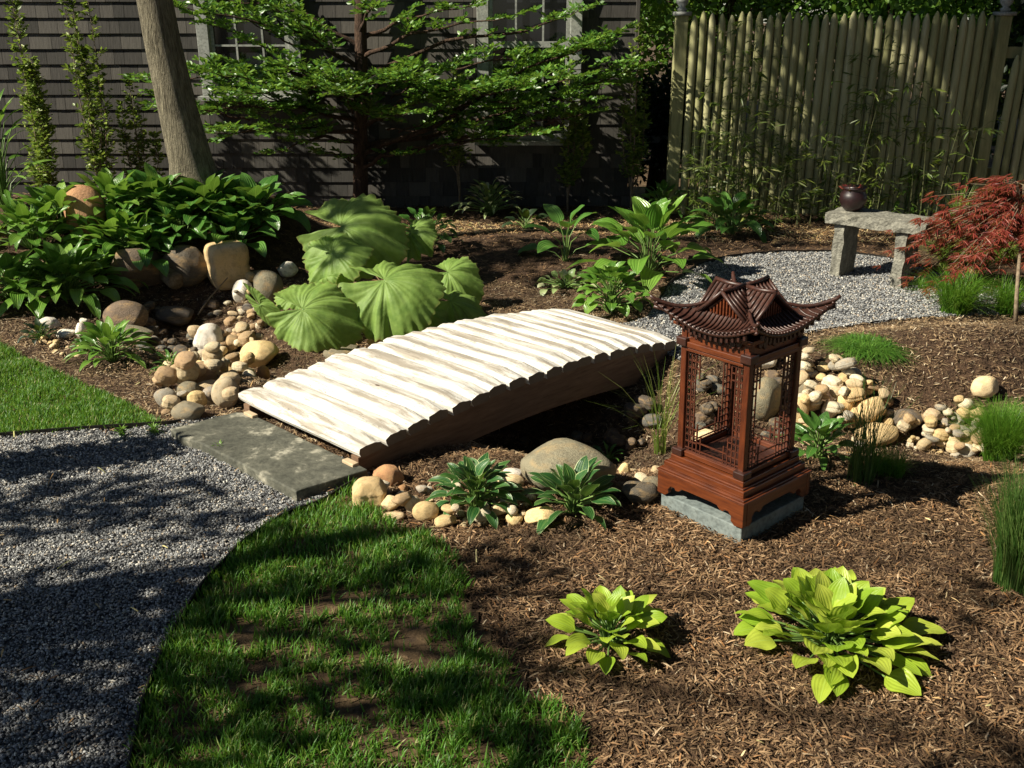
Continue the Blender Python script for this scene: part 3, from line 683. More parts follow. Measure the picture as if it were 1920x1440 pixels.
# lower roof: concave, tips swept up
def eave(u): return .722+.064*abs(u)**2.2          # u in -1..1 along the eave
er, ir = .190, .085
def roof_pt(u, v, r_off=0):                          # v 0 at eave, 1 at inner square
    w = er+(.022*abs(u)**3); x = u*(w*(1-v)+ir*v); y = -(w*(1-v)+ir*v)
    z = eave(u)*(1-v)+.776*v-.020*math.sin(v*math.pi)*1.0
    return Vector((x, y, z+r_off))
b = MB(); ribs = MB(); nu, nv = 25, 7
def rf(Rz, k):
    V = [tuple(Rz@roof_pt(-1+2*i/(nu-1), j/(nv-1), o_)) for o_ in (0, -.012) for j in range(nv) for i in range(nu)]
    q = [(j*nu+i, j*nu+i+1, (j+1)*nu+i+1, (j+1)*nu+i) for j in range(nv-1) for i in range(nu-1)]; o2 = nu*nv
    q2 = [(a+o2, d+o2, c+o2, b2+o2) for a, b2, c, d in q]
    q3 = [(i, i+o2, i+1+o2, i+1) for i in range(nu-1)]
    b.add(V, q+q2+q3)
    nr = 23
    for i in range(nr):
        u = -1+2*(i+.5)/nr; x0 = u*(er+.022*abs(u)**3)
        vmax = 1.0 if abs(x0) < ir else (er-abs(x0))/(er-ir)*1.0
        vm = max(.12, min(1, vmax)); pts = []
        for j in range(5):
            v = vm*j/4; w = (er+.022*abs(u)**3)*(1-v)+ir*v; uu = max(-1, min(1, x0/w))
            p = roof_pt(uu, v, .003); pts.append(tuple(Rz@p))
        ribs.tube(pts, .0036, 6); e = np.array(pts[0])
        ribs.tube([e+np.array((0, 0, -.004)), e+np.array((0, 0, .003))], [.0052, .0052], 6)
four(rf)
lr = b.build('lower_roof', M['rooftile'], lan, True); ribs.build('tile_ribs', M['rooftile'], lr, True)
def hip(Rz, k):
    b = MB()
    pts = [tuple(Rz@roof_pt(1, 1-j/8, .008)) for j in range(9)]; e = np.array(pts[-1]); d = np.array(pts[-1])-np.array(pts[-2])
    pts.append(tuple(e+d*.6+np.array((0, 0, .006)))); b.tube(pts, [.005, .006, .0065, .0065, .0065, .0065, .007, .0075, .0075, .006], 8)
    pts = [tuple(Rz@roof_pt(1, v_, .0-.018)) for v_ in (0, .35, .8)]; b.tube(pts, .006, 6); b.build('hip_ridge', M['rooftile'], lan, True)
four(hip)
def teeth(Rz, k):
    b = MB()
    for i in range(14):
        u = -.8+1.6*i/13; p = Rz@roof_pt(u, .10, -.022); b.box(tuple(p), (.009, .009, .016))
    b.build('rafter_ends', M['jointblock'], lan)
four(teeth)
# upper crossing gables
RZ, GB, GW, GLn = .836, .758, .090, .112
b = MB(); gab = MB(); rb = MB()
def gable(Rz, k):
    rz_ = RZ-(.004 if k % 2 else 0)
    for s in (-1, 1):
        P0 = [(0, 0, rz_), (0, -GLn-.008, rz_+.004), (s*GW*1.08, -GLn-.004, GB-.003), (s*GW*1.08, -GW*1.0, GB-.003)]
        V = [tuple(Rz@Vector(p)) for p in P0]+[tuple(Rz@(Vector(p)-Vector((0, 0, .008)))) for p in P0]
        b.add(V, [(0, 1, 2, 3), (7, 6, 5, 4), (1, 5, 6, 2), (2, 6, 7, 3)])
        for i in range(6):
            f_ = (i+.4)/6; y = -GLn*f_-.004
            lo = min(1.0, f_*1.12)
            a = Vector((0, y, rz_+.003)); c = Vector((s*GW*1.08*lo, y, rz_+.003+(GB-rz_)*lo)); rb.tube([tuple(Rz@a), tuple(Rz@c)], .0042, 6)
        a = Vector((0, -GLn-.010, rz_+.006)); c = Vector((s*GW*1.1, -GLn-.008, GB)); rb.tube([tuple(Rz@a), tuple(Rz@((a+c)/2-Vector((0, 0, .004)))), tuple(Rz@c)], .0065, 8)
    rb.tube([tuple(Rz@Vector((0, 0, rz_+.006))), tuple(Rz@Vector((0, -GLn*.6, rz_+.004))), tuple(Rz@Vector((0, -GLn-.012, rz_+.010)))], .0075, 8)
    V = [tuple(Rz@Vector(p)) for p in [(-GW*.93, -GLn+.010, GB-.002), (GW*.93, -GLn+.010, GB-.002), (0, -GLn+.010, rz_-.010)]]
    gab.add(V, None, [(0, 1, 2)])
    for i in range(9):
        x = -.052+i*.013; zt = rz_-.018-(abs(x)/GW)*(rz_-GB); c = Rz@Vector((x, -GLn+.006, (GB+zt)/2)); d = (.005, .008, zt-GB)
        gab.box(tuple(c), d if k % 2 == 0 else (d[1], d[0], d[2]))
four(gable)
ur = b.build('upper_roof', M['rooftile'], lan); rb.build('tile_ribs', M['rooftile'], ur, True); gab.build('gable_face', M['rosewood_h'], lan)
b = MB(); b.box((0, 0, .765), (.165, .165, .02)); b.build('roof_core', M['rooftile'], lan)

# ------------------------------------------------------------------ bench and pot
p0 = at(1548, 398, .44); p1 = at(1738, 423, .44)
ba = math.atan2(p1[1]-p0[1], p1[0]-p0[0])
bl_ = math.hypot(p1[0]-p0[0], p1[1]-p0[1])
BE = (p0[0], p0[1], 0)
bench = thing('stone_bench', 'rough grey stone slab bench standing on the gravel by the fence', 'bench', BE, ba)
def rough_box(b, x0, x1, y0, y1, z0, z1, j=.006, n=8):
    nx = max(2, int((x1-x0)/.05)); ny = max(2, int((y1-y0)/.05)); nz = max(2, int((z1-z0)/.05)); pts = {}; V = []; Fq = []
    def pid(i, k, l):
        key = (i, k, l)
        if key not in pts:
            pts[key] = len(V); V.append((x0+(x1-x0)*i/nx+U(-j, j), y0+(y1-y0)*k/ny+U(-j, j), z0+(z1-z0)*l/nz+U(-j, j)*.7))
        return pts[key]
    for i in range(nx):
        for k in range(ny): Fq += [(pid(i, k, 0), pid(i, k+1, 0), pid(i+1, k+1, 0), pid(i+1, k, 0)), (pid(i, k, nz), pid(i+1, k, nz), pid(i+1, k+1, nz), pid(i, k+1, nz))]
        for l in range(nz): Fq += [(pid(i, 0, l), pid(i+1, 0, l), pid(i+1, 0, l+1), pid(i, 0, l+1)), (pid(i, ny, l), pid(i, ny, l+1), pid(i+1, ny, l+1), pid(i+1, ny, l))]
    for k in range(ny):
        for l in range(nz): Fq += [(pid(0, k, l), pid(0, k, l+1), pid(0, k+1, l+1), pid(0, k+1, l)), (pid(nx, k, l), pid(nx, k+1, l), pid(nx, k+1, l+1), pid(nx, k, l+1))]
    b.add(V, Fq)
b = MB(); rough_box(b, 0, bl_, 0, .30, .37, .44, .007); b.build('seat', M['bench'], bench)
b = MB(); rough_box(b, .06, .13, .03, .27, -.03, .368, .005); b.build('leg', M['bench'], bench)
b = MB(); rough_box(b, bl_-.19, bl_-.12, .03, .27, -.03, .368, .005); b.build('leg', M['bench'], bench)
pc = Vector((math.cos(ba)*.11-math.sin(ba)*.16+BE[0], math.sin(ba)*.11+math.cos(ba)*.16+BE[1], .446))
pot = thing('glazed_pot', 'dark red glazed round pot standing on the stone bench', 'pot', pc); pot.scale = (.85, .85, .85)
b = MB(); prof = [(.055, 0), (.085, .03), (.105, .08), (.10, .125), (.082, .15), (.085, .165), (.10, .175), (.098, .182), (.078, .17), (.075, .15)]
b.tube([(0, 0, z) for r, z in prof], [r for r, z in prof], 24); b.build('pot_body', M['pot'], pot, True)
b = MB(); n = 70; a = rng.uniform(0, 6.28, n); rr = rng.uniform(0, .07, n); D = np.stack([np.cos(a)*.8, np.sin(a)*.8, rng.uniform(.1, .9, n)], 1)
LV = np.array([(0, 0, 0), (.4, .16, .02), (1, 0, 0), (.4, -.16, .02)]); LF = np.array([(0, 3, 2, 1)]); LUV = np.array([(.5, 0), (1, .4), (.5, 1), (0, .4)])
b.inst(LV, LF, np.stack([np.cos(a)*rr, np.sin(a)*rr, .155+0*a], 1), dirm(D), rng.uniform(.03, .07, n), LUV); b.build('plant', M['maple'], pot)

# ------------------------------------------------------------------ stones
import bmesh
def stone_mesh(seed, blocky=0., flat=0.):
    bm = bmesh.new(); bmesh.ops.create_icosphere(bm, subdivisions=4, radius=1); g = np.random.default_rng(seed)
    V = np.array([v.co[:] for v in bm.verts]); dirs = g.normal(size=(7, 3)); dirs /= np.linalg.norm(dirs, axis=1)[:, None]
    r = np.ones(len(V))
    for d in dirs[:4]: r += .10*g.uniform(-1, 1)*np.sin(1.5*V@d+g.uniform(0, 6))
    for d in dirs: 
        c = g.uniform(.72, .92)-blocky*.15; dp = (V*r[:, None])@d; cut = dp > c
        r = np.where(cut, r*(c+(dp-c)*(.35-.3*blocky))/np.maximum(dp, 1e-6), r)
    V = V*r[:, None]
    for f, a in ((3.1, .03), (7, .014), (15, .007)):
        V *= (1+a*np.sin(f*V[:, :1]+g.uniform(0, 6))*np.cos(f*V[:, 1:2]*1.1+g.uniform(0, 6))*np.sin(f*V[:, 2:]*.9+g.uniform(0, 6)))
    if flat: V[:, 2] = np.where(V[:, 2] > flat, flat+(V[:, 2]-flat)*.06, V[:, 2])
    V /= np.abs(V).max(axis=0)
    for v, c in zip(bm.verts, V): v.co = c
    me = bpy.data.meshes.new('stone'); bm.to_mesh(me); bm.free(); me.polygons.foreach_set('use_smooth', np.ones(len(me.polygons), bool)); return me
TONES = {'stone': [('tan', (.56, .43, .26)), ('golden', (.62, .45, .22)), ('brown', (.40, .27, .15)), ('cream', (.68, .59, .43)), ('grey', (.36, .32, .26)), ('sandy', (.60, .49, .33))],
    'stonegrey': [('grey brown', (.21, .18, .12))], 'stonetan': [('tan', (.70, .53, .31)), ('golden', (.72, .52, .26))], 'stoneorange': [('rust', (.44, .23, .105))],
    'stonewhite': [('pale', (.76, .70, .60))], 'stonepool': [('dark', (.10, .08, .06)), ('dark brown', (.13, .09, .06)), ('dark grey', (.12, .115, .10))]}  # pool stones kept darker, partly putting their shade into the colour
def tint(o, m, j=.06):
    nm, c = TONES[m][int(rng.integers(0, len(TONES[m])))]; k = 1+U(-j, j)*3; o.color = (*[max(0, x*k*(1+U(-.02, .02))) for x in c], 1); return nm
ANCH = []; USED = set()
SM = {}
def smesh(k, m):
    if (k, m) not in SM:
        me = stone_mesh(100+k, blocky=(k % 3)*.35); me.materials.append(M[m]); SM[(k, m)] = me
    return SM[(k, m)]
stones = []      # x, y, z, r
def put(me, x, y, z, sx, sy, sz, rot, name, label, group=None, cat='stone'):
    o = bpy.data.objects.new(name, me); C.collection.objects.link(o); o.location = (x, y, z); o.scale = (sx, sy, sz); o.rotation_euler = rot
    tag(o, label, cat, group); stones.append((x, y, z, (sx+sy)/2)); return o
def pstone(u, v, wpx, hpx, m, label, group=None, k=None, sink=.28, name='boulder', dep=.8, rz=None, me=None, cat='boulder', tilt=None):
    """stone whose lower edge stands at that ground spot"""
    x, y, z = G(u, v+hpx*.40); d = y*math.cos(P)+(H-z)*math.sin(P); s = F/d
    sx = wpx/s/2; sz = hpx/s/2/.95; sy = max(sx*dep, .02)
    o = put(me or smesh(k if k is not None else int(rng.integers(0, 9)), m), x, y+sy*.25, z+sz*(1-2*sink*.5)-.0, sx, sy, sz, (U(-.1, .1) if tilt is None else tilt[0], U(-.1, .1) if tilt is None else tilt[1], U(-.5, .5) if rz is None else rz), name, label, group, cat)
    tint(o, m); ANCH.append((u, v, label)); USED.add(label); return o
def block_mesh(seed, pw=5., flare=0., mname='stonetan'):
    bm = bmesh.new(); bmesh.ops.create_icosphere(bm, subdivisions=5, radius=1); g = np.random.default_rng(seed)
    V = np.array([v.co[:] for v in bm.verts]); V /= (np.abs(V)**pw).sum(1)[:, None]**(1/pw)
    V[:, :2] *= (1+flare*V[:, 2:3])
    for f, a in ((2.1, .05), (4.3, .035), (9, .02), (19, .010)):
        V[:, :2] *= (1+a*np.sin(f*V[:, :1]+g.uniform(0, 6))*np.cos(f*V[:, 1:2]*1.1+g.uniform(0, 6))+a*np.sin(f*V[:, 2:]*.9+g.uniform(0, 6)))
    V[:, 2] += .03*np.sin(3*V[:, 0]+1)*np.cos(2*V[:, 1]); V /= np.abs(V).max(axis=0)
    for v, c in zip(bm.verts, V): v.co = c
    me = bpy.data.meshes.new('stone'); bm.to_mesh(me); bm.free(); me.polygons.foreach_set('use_smooth', np.ones(len(me.polygons), bool)); me.materials.append(M[mname]); return me
fl = block_mesh(3, 5., .10)
egg = block_mesh(8, 2.4, -.10, 'stonewhite'); ang = block_mesh(12, 3.6, -.08, 'stone'); ang2 = block_mesh(15, 3.2, .05, 'stonegrey')
CUT = {2: ang, 5: ang, 8: ang2}
pstone(430, 508, 76, 84, 'stonetan', 'upright flat topped tan block stone above the pool stones', me=fl, rz=.5, dep=.9, sink=.08, tilt=(0, 0))
pstone(395, 645, 62, 66, 'stonewhite', 'pale upright egg shaped boulder standing among the stones left of the bridge', me=egg, rz=0, dep=.9, sink=.12, tilt=(0, 0))
pstone(485, 668, 78, 56, 'stonetan', 'knobbly gold and cream boulder just beyond the bridge front corner', k=2)
pstone(372, 705, 66, 44, 'stone', 'angular grey tan boulder stacked below the egg shaped boulder', me=ang)
pstone(424, 740, 54, 70, 'stone', 'tall oblong pale boulder leaning beside the first bridge log', k=3, tilt=(0, .25))
pstone(352, 770, 66, 42, 'stonegrey', 'squat mottled boulder touching the stone slab corner', k=4)
pstone(355, 736, 46, 40, 'stonegrey', 'dark faced blocky stone between the angular boulder and the slab', me=ang2)
pstone(312, 745, 44, 40, 'stone', 'grey rounded stone at the corner of the sunny lawn', k=6)
pstone(495, 702, 26, 34, 'stoneorange', 'small rust coloured stone wedged against the bridge logs', k=7)
pstone(228, 630, 110, 34, 'stonegrey', 'long low brown boulder behind the small green hosta', k=0)
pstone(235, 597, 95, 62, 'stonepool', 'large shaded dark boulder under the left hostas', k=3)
pstone(90, 608, 46, 26, 'stonewhite', 'cream rounded stone below the drooping hosta leaves far left', k=1)
pstone(122, 626, 40, 18, 'stonewhite', 'flat white stone beside the cream rounded stone', k=4)
pstone(152, 622, 22, 34, 'stonewhite', 'narrow white stone standing in the little pebble group', k=2)
pstone(158, 604, 18, 16, 'stonewhite', 'tiny cream stone perched atop the left pebble group', k=5)
pstone(166, 412, 84, 120, 'stoneorange', 'brown rounded boulder half buried among the left hostas', k=6, sink=.05)
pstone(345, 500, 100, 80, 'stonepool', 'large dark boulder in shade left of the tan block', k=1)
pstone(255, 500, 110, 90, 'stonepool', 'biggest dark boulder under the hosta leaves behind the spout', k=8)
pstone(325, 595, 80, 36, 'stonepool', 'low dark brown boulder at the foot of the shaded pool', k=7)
pstone(505, 540, 60, 80, 'stonegrey', 'tall grey speckled boulder behind the butterbur leaf', k=6, tilt=(0, .2))
pstone(455, 548, 40, 46, 'stonewhite', 'white knobbed stone right of the tan block stone', k=2)
pstone(540, 505, 38, 30, 'stonewhite', 'pale rounded stone above the grey speckled boulder', k=1)
pstone(480, 520, 34, 30, 'stonegrey', 'small grey stone between tan block and speckled boulder', k=5)
pstone(730, 640, 90, 50, 'stoneorange', 'flat reddish tan rock beneath the largest butterbur leaf beside the bridge', k=8)
pstone(640, 660, 70, 30, 'stonegrey', 'mossy olive rock beside bridge logs under the lower leaf', k=4)
# front group
pstone(693, 926, 66, 60, 'stonetan', 'large tan rounded stone at the slab corner', me=ang, rz=.2)
pstone(728, 894, 60, 42, 'stoneorange', 'orange brown rounded stone resting against the bridge beam', k=1)
pstone(733, 947, 44, 32, 'stonetan', 'gold angular stone right of the large tan stone', k=2)
pstone(774, 946, 34, 42, 'stone', 'upright striped brown stone in the front row', k=6)
pstone(800, 962, 54, 42, 'stone', 'grey tan stone left of the first variegated hosta', k=3)
pstone(738, 971, 44, 20, 'stonetan', 'low gold stone at the tip of the shaded lawn', k=5)
pstone(835, 978, 46, 26, 'stonetan', 'golden knobbed stone under the first variegated hosta', k=8)
pstone(756, 918, 20, 18, 'stoneorange', 'small rusty pebble atop the striped stone', k=7)
pstone(800, 922, 26, 16, 'stonewhite', 'small cream pebble just left of variegated hosta leaves', k=2)
pstone(1063, 880, 186, 100, 'stonegrey', 'huge smooth grey brown boulder under the bridge edge', k=0, rz=-.15, dep=.75, sink=.12, tilt=(0, .08))
pstone(962, 888, 40, 22, 'stonewhite', 'pale stone touching the huge boulder left side', k=4)
pstone(958, 908, 60, 30, 'stonetan', 'flat tan stone in front of the pale one beside the huge boulder', k=3)
pstone(1012, 972, 62, 34, 'stonetan', 'tan stone under the second variegated hosta', k=2)
pstone(965, 975, 34, 24, 'stonetan', 'small tan stone between the two variegated hostas', k=6)
pstone(1172, 880, 24, 28, 'stonetan', 'small golden stone right of the huge boulder', k=1)
pstone(1200, 925, 70, 50, 'stonepool', 'dark angular rock beside the lantern base', k=5)
pstone(1165, 915, 40, 34, 'stonepool', 'dark rock touching the right end of the huge boulder', k=8)
pstone(1225, 905, 44, 28, 'stonegrey', 'grey flat rock leaning by the lantern left foot', k=4)
# right group
pstone(1500, 682, 36, 46, 'stonewhite', 'pale upright stone just right of the lantern posts', k=1, rz=0)
pstone(1432, 675, 56, 50, 'stonewhite', 'pale stone seen through the upper lantern lattice', k=3)
pstone(1432, 745, 74, 88, 'stonegrey', 'big speckled brown boulder seen through the lantern', k=0)
pstone(1325, 822, 60, 44, 'stonetan', 'golden stone seen through the left lantern side', k=4)
pstone(1498, 766, 42, 56, 'stonetan', 'tan stone right beside the lantern post', k=6)
pstone(1512, 735, 34, 30, 'stonegrey', 'grey purple stone in the right stone heap', k=2)
pstone(1590, 752, 50, 56, 'stonetan', 'tall golden stone in the middle of the right heap', k=3)
pstone(1632, 768, 68, 62, 'stonetan', 'largest striated tan stone of the right heap', k=8)
pstone(1556, 770, 34, 36, 'stonewhite', 'split cream stone in front of the tall golden stone', k=5)
pstone(1525, 760, 34, 34, 'stone', 'speckled stone left of the split cream stone', k=7)
pstone(1660, 752, 34, 26, 'stoneorange', 'orange stone at the right end of the heap', k=1)
pstone(1645, 812, 84, 46, 'stonetan', 'broad lichened stone below the largest striated stone', k=4)
pstone(1522, 808, 36, 30, 'stonewhite', 'whitish stone above the hosta behind the lantern', k=6)
pstone(1848, 730, 58, 46, 'stonetan', 'lone cream and gold boulder on the mulch mound', k=3)
pstone(1608, 721, 15, 11, 'stonewhite', 'lone small white pebble on the mulch mound', k=2, name='stone', cat='stone')
pstone(1792, 812, 60, 34, 'stone', 'long tan stone heading the far right heap', k=0)
pstone(1812, 846, 36, 26, 'stonewhite', 'round white stone in front of the far right heap', k=1)
pstone(1842, 826, 42, 28, 'stonetan', 'tan stone beside the fine grass clump', k=5)
pstone(1700, 790, 60, 44, 'stonepool', 'dark brown rock between the two right stone heaps', k=2)
AM = {}
def amesh(m):
    k = (m, int(rng.integers(0, 5)))
    if k not in AM: AM[k] = block_mesh(30+k[1], (2.6, 3.0, 3.6, 2.4, 3.2)[k[1]], (-.15, .1, -.05, .2, -.2)[k[1]], m)
    return AM[k]
def nick(lab): 
    for k, n in (('upright flat topped', 'flat topped block'), ('egg shaped boulder standing', 'egg shaped boulder'), ('knobbly gold', 'knobbly gold boulder'), ('angular grey tan', 'angular boulder'), ('tall oblong', 'tall oblong boulder'), ('squat mottled', 'squat mottled boulder'),
        ('dark faced blocky', 'dark faced blocky stone'), ('grey rounded stone at the corner', 'grey stone at the lawn corner'), ('small rust coloured', 'rust stone wedged by the bridge'), ('long low brown', 'long low brown boulder'), ('large shaded dark', 'large dark boulder under the hostas'),
        ('cream rounded stone below', 'cream stone far left'), ('narrow white', 'narrow white stone'), ('large dark boulder in shade', 'dark boulder left of the block'), ('biggest dark', 'biggest dark boulder'), ('low dark brown', 'low dark boulder in the pool'), ('tall grey speckled', 'tall speckled boulder'),
        ('white knobbed', 'white knobbed stone'), ('flat reddish', 'flat reddish rock'), ('mossy olive', 'mossy olive rock'), ('large tan rounded', 'large tan stone at the slab'), ('orange brown rounded', 'orange brown stone'), ('gold angular', 'gold angular stone'), ('upright striped', 'striped brown stone'), ('grey tan stone left', 'grey tan stone'),
        ('golden knobbed', 'golden knobbed stone'), ('huge smooth', 'huge boulder'), ('pale stone touching', 'pale stone by the huge boulder'), ('tan stone under the second', 'tan stone under the second hosta'), ('dark angular rock', 'dark rock by the lantern'), ('grey flat rock', 'grey rock by the lantern foot'), ('pale upright stone just', 'pale upright stone by the lantern'),
        ('big speckled', 'speckled boulder behind the lantern'), ('golden stone seen', 'golden stone behind the lantern'), ('tan stone right beside', 'tan stone by the lantern post'), ('grey purple', 'grey purple stone'), ('tall golden', 'tall golden stone'), ('largest striated', 'largest striated stone'), ('split cream', 'split cream stone'), ('orange stone', 'orange stone of the right heap'),
        ('broad lichened', 'broad lichened stone'), ('whitish', 'whitish stone'), ('long tan', 'long tan stone at far right'), ('round white', 'round white stone at far right'), ('tan stone beside the fine', 'tan stone by the fine grass'), ('dark brown rock between', 'dark rock between the right heaps'), ('pale rounded stone above', 'pale stone above the speckled boulder')):
        if lab.startswith(k) or k in lab: return n
    return None
def pxof(x, y, z):
    d = y*math.cos(P)-(z-H)*math.sin(P); up = y*math.sin(P)+(z-H)*math.cos(P); return 960+F*x/d, 720-F*up/d
def stone_label(o, r, tone, r0, r1, what):
    u, v = pxof(*o.location); f = (r-r0)/(r1-r0); size = 'small' if f < .2 else ('' if f < .5 else 'larger')
    near = sorted(((a[0]-u)**2+((a[1]-v)*1.3)**2, a) for a in ANCH if nick(a[2]))[:5]
    for word in ('', 'close ', 'well '):
        for d2, a in near:
            du, dv = u-a[0], v-a[1]
            rel = ('right of' if du > 0 else 'left of') if abs(du) > abs(dv)*1.2 else ('in front of' if dv > 0 else 'behind')
            if word == 'close ': rel = ('just ' if math.sqrt(d2) < 45 else 'some way ')+rel
            if word == 'well ': rel = rel+(' and below' if dv > 0 else ' and above') if rel in ('right of', 'left of') else rel+(' and right of' if du > 0 else ' and left of')
            L = ' '.join(f'{size} {tone} {what} {rel} the {nick(a[2])}'.split())
            if L not in USED and 4 <= len(L.split()) <= 16: USED.add(L); return L
    return None
def heap(poly_px, n, r0, r1, m, label, group, lim=.16, tries=40, over=.80, name='river_stone'):
    poly = [G(u, v)[:2] for u, v in poly_px]; xs = [p[0] for p in poly]; ys = [p[1] for p in poly]; c = 0; t_ = 0
    while c < n and t_ < n*tries:
        t_ += 1; x, y = U(min(xs), max(xs)), U(min(ys), max(ys))
        if not bool(inpoly(np.array([x]), np.array([y]), poly)[0]): continue
        r = r0+(r1-r0)*U(0, 1)**1.8; g = float(tz(x, y)); z = g+r*.42; ok = True
        for sx, sy, sz, sr in stones:
            d = math.hypot(x-sx, y-sy); need = (r+sr)*over
            if d < need:
                if d < .85*sr and sr > r*1.6: ok = False; break
                z = max(z, sz+math.sqrt(max(0, need*need-d*d))*.75)
        if not ok or z > g+lim: continue
        me_ = amesh(m) if U(0, 1) < .5 else smesh(int(rng.integers(0, 9)), m)
        o = put(me_, x, y, z, r*U(.9, 1.3), r*U(.75, 1), r*U(.6, .9), (U(-.4, .4), U(-.4, .4), U(0, 6.28)), name, label, group); c += 1
        tone = tint(o, m); L = stone_label(o, r, tone, r0, r1, 'pebble' if name == 'pebble' else 'river stone')
        if L: o['label'] = L
heap([(280, 745), (330, 690), (370, 660), (450, 640), (520, 650), (500, 700), (440, 720), (440, 790), (330, 795), (285, 775)], 106, .022, .056, 'stone', 'small tan river stone in the sunny heap left of the bridge', 'stones heaped left of the bridge', .22, tries=70)
heap([(400, 590), (470, 540), (530, 560), (500, 640), (430, 640)], 32, .016, .04, 'stone', 'small pebble between the egg shaped boulder and the big leaves', 'pebbles under the big leaves', .14, name='pebble')
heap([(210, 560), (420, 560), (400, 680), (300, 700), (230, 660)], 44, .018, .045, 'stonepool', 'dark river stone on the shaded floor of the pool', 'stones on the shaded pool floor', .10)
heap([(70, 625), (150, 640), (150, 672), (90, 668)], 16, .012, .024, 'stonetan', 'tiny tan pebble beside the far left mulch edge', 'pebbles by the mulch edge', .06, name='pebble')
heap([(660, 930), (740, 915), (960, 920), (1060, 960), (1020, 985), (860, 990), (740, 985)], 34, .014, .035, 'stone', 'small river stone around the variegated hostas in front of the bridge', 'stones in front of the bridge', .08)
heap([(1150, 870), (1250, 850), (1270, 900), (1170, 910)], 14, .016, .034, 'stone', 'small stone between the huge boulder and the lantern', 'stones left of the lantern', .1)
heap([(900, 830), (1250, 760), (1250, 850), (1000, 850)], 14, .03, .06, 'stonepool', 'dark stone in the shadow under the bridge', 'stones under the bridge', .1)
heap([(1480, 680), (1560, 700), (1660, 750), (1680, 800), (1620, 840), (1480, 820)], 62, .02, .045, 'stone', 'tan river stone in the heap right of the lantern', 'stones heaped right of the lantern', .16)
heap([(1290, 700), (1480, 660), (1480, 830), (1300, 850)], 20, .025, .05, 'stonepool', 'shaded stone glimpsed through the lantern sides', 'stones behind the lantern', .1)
heap([(1680, 810), (1740, 785), (1800, 790), (1860, 820), (1870, 858), (1790, 858), (1700, 840)], 74, .014, .036, 'stone', 'small tan pebble in the far right heap', 'pebbles in the far right heap', .12, name='pebble')
# hollow log spout
e0 = G(335, 560); spo = MB(); a0 = np.array((e0[0], e0[1], e0[2]+.10)); dr = np.array((-.62, .62, .28)); dr /= np.linalg.norm(dr)
ring = [(0, .036), (-.004, .05), (.01, .055), (.34, .058)]
spo.tube([a0+dr*.10, a0+dr*.002, a0, a0+dr*.01, a0+dr*.36], [.034, .036, .052, .056, .060], 16, cap=True)
tag(spo.build('hollow_log_spout', M['twig'], None, True), 'hollow grey log spout poking out over the shaded pool', 'spout')
b = MB(); g0 = G(372, 600); g1 = G(418, 560); b.tube([(g0[0], g0[1], g0[2]+.03), ((g0[0]+g1[0])/2, (g0[1]+g1[1])/2, g0[2]+.12), (g1[0]+.05, g1[1]-.02, g1[2]+.14)], [.006, .005, .003], 6)
tag(b.build('dead_stick', M['twig']), 'thin dead stick propped against the tan block stone', 'stick')

# ------------------------------------------------------------------ leaves and plants
def ribbon_leaf(b, base, az, el0, droop, L, Wd, fold=.18, ruf=0., nl=9, nw=5, shape='hosta', roll=0, cup=.0):
    s = np.linspace(0, 1, nl); el = el0-droop*s**1.15
    dx = np.cos(el); dz = np.sin(el); ds = L/(nl-1)
    px_ = np.concatenate([[0], np.cumsum((dx[:-1]+dx[1:])/2)])*ds; pz = np.concatenate([[0], np.cumsum((dz[:-1]+dz[1:])/2)])*ds
    if shape == 'hosta': w = np.sin(np.pi*np.clip(s, 0, 1)**.72)**.72*(1-.12*s); w[0] = .08; w[-1] = .0
    elif shape == 'oval': w = np.sin(np.pi*s**.85)**.9; w[-1] = 0
    else: w = (1-s**2.2)*np.minimum(1, .45+s*3); w[-1] = 0
    w = w*Wd/2; V = []; uv = []
    ca, sa = math.cos(az), math.sin(az); ph = U(0, 6.28)
    for i in range(nl):
        nxv = np.array([-math.sin(el[i])*ca, -math.sin(el[i])*sa, math.cos(el[i])]); side = np.array([-sa, ca, 0])
        if roll: side = side*math.cos(roll)+nxv*math.sin(roll); nxv = np.cross(np.array([dx[i]*ca, dx[i]*sa, dz[i]]), side)
        c = np.array(base)+np.array([px_[i]*ca, px_[i]*sa, pz[i]])
        for j in range(nw):
            q = -1+2*j/(nw-1); h = fold*abs(q)*w[i]-cup*q*q*w[i]+ruf*w[i]*math.sin(s[i]*9+ph+(2 if q > 0 else 0))*abs(q)
            V.append(c+side*q*w[i]+nxv*h); uv.append((j/(nw-1), s[i]))
    Fq = [(i*nw+j, i*nw+j+1, (i+1)*nw+j+1, (i+1)*nw+j) for i in range(nl-1) for j in range(nw-1)]
    b.add(V, Fq, None, uv)
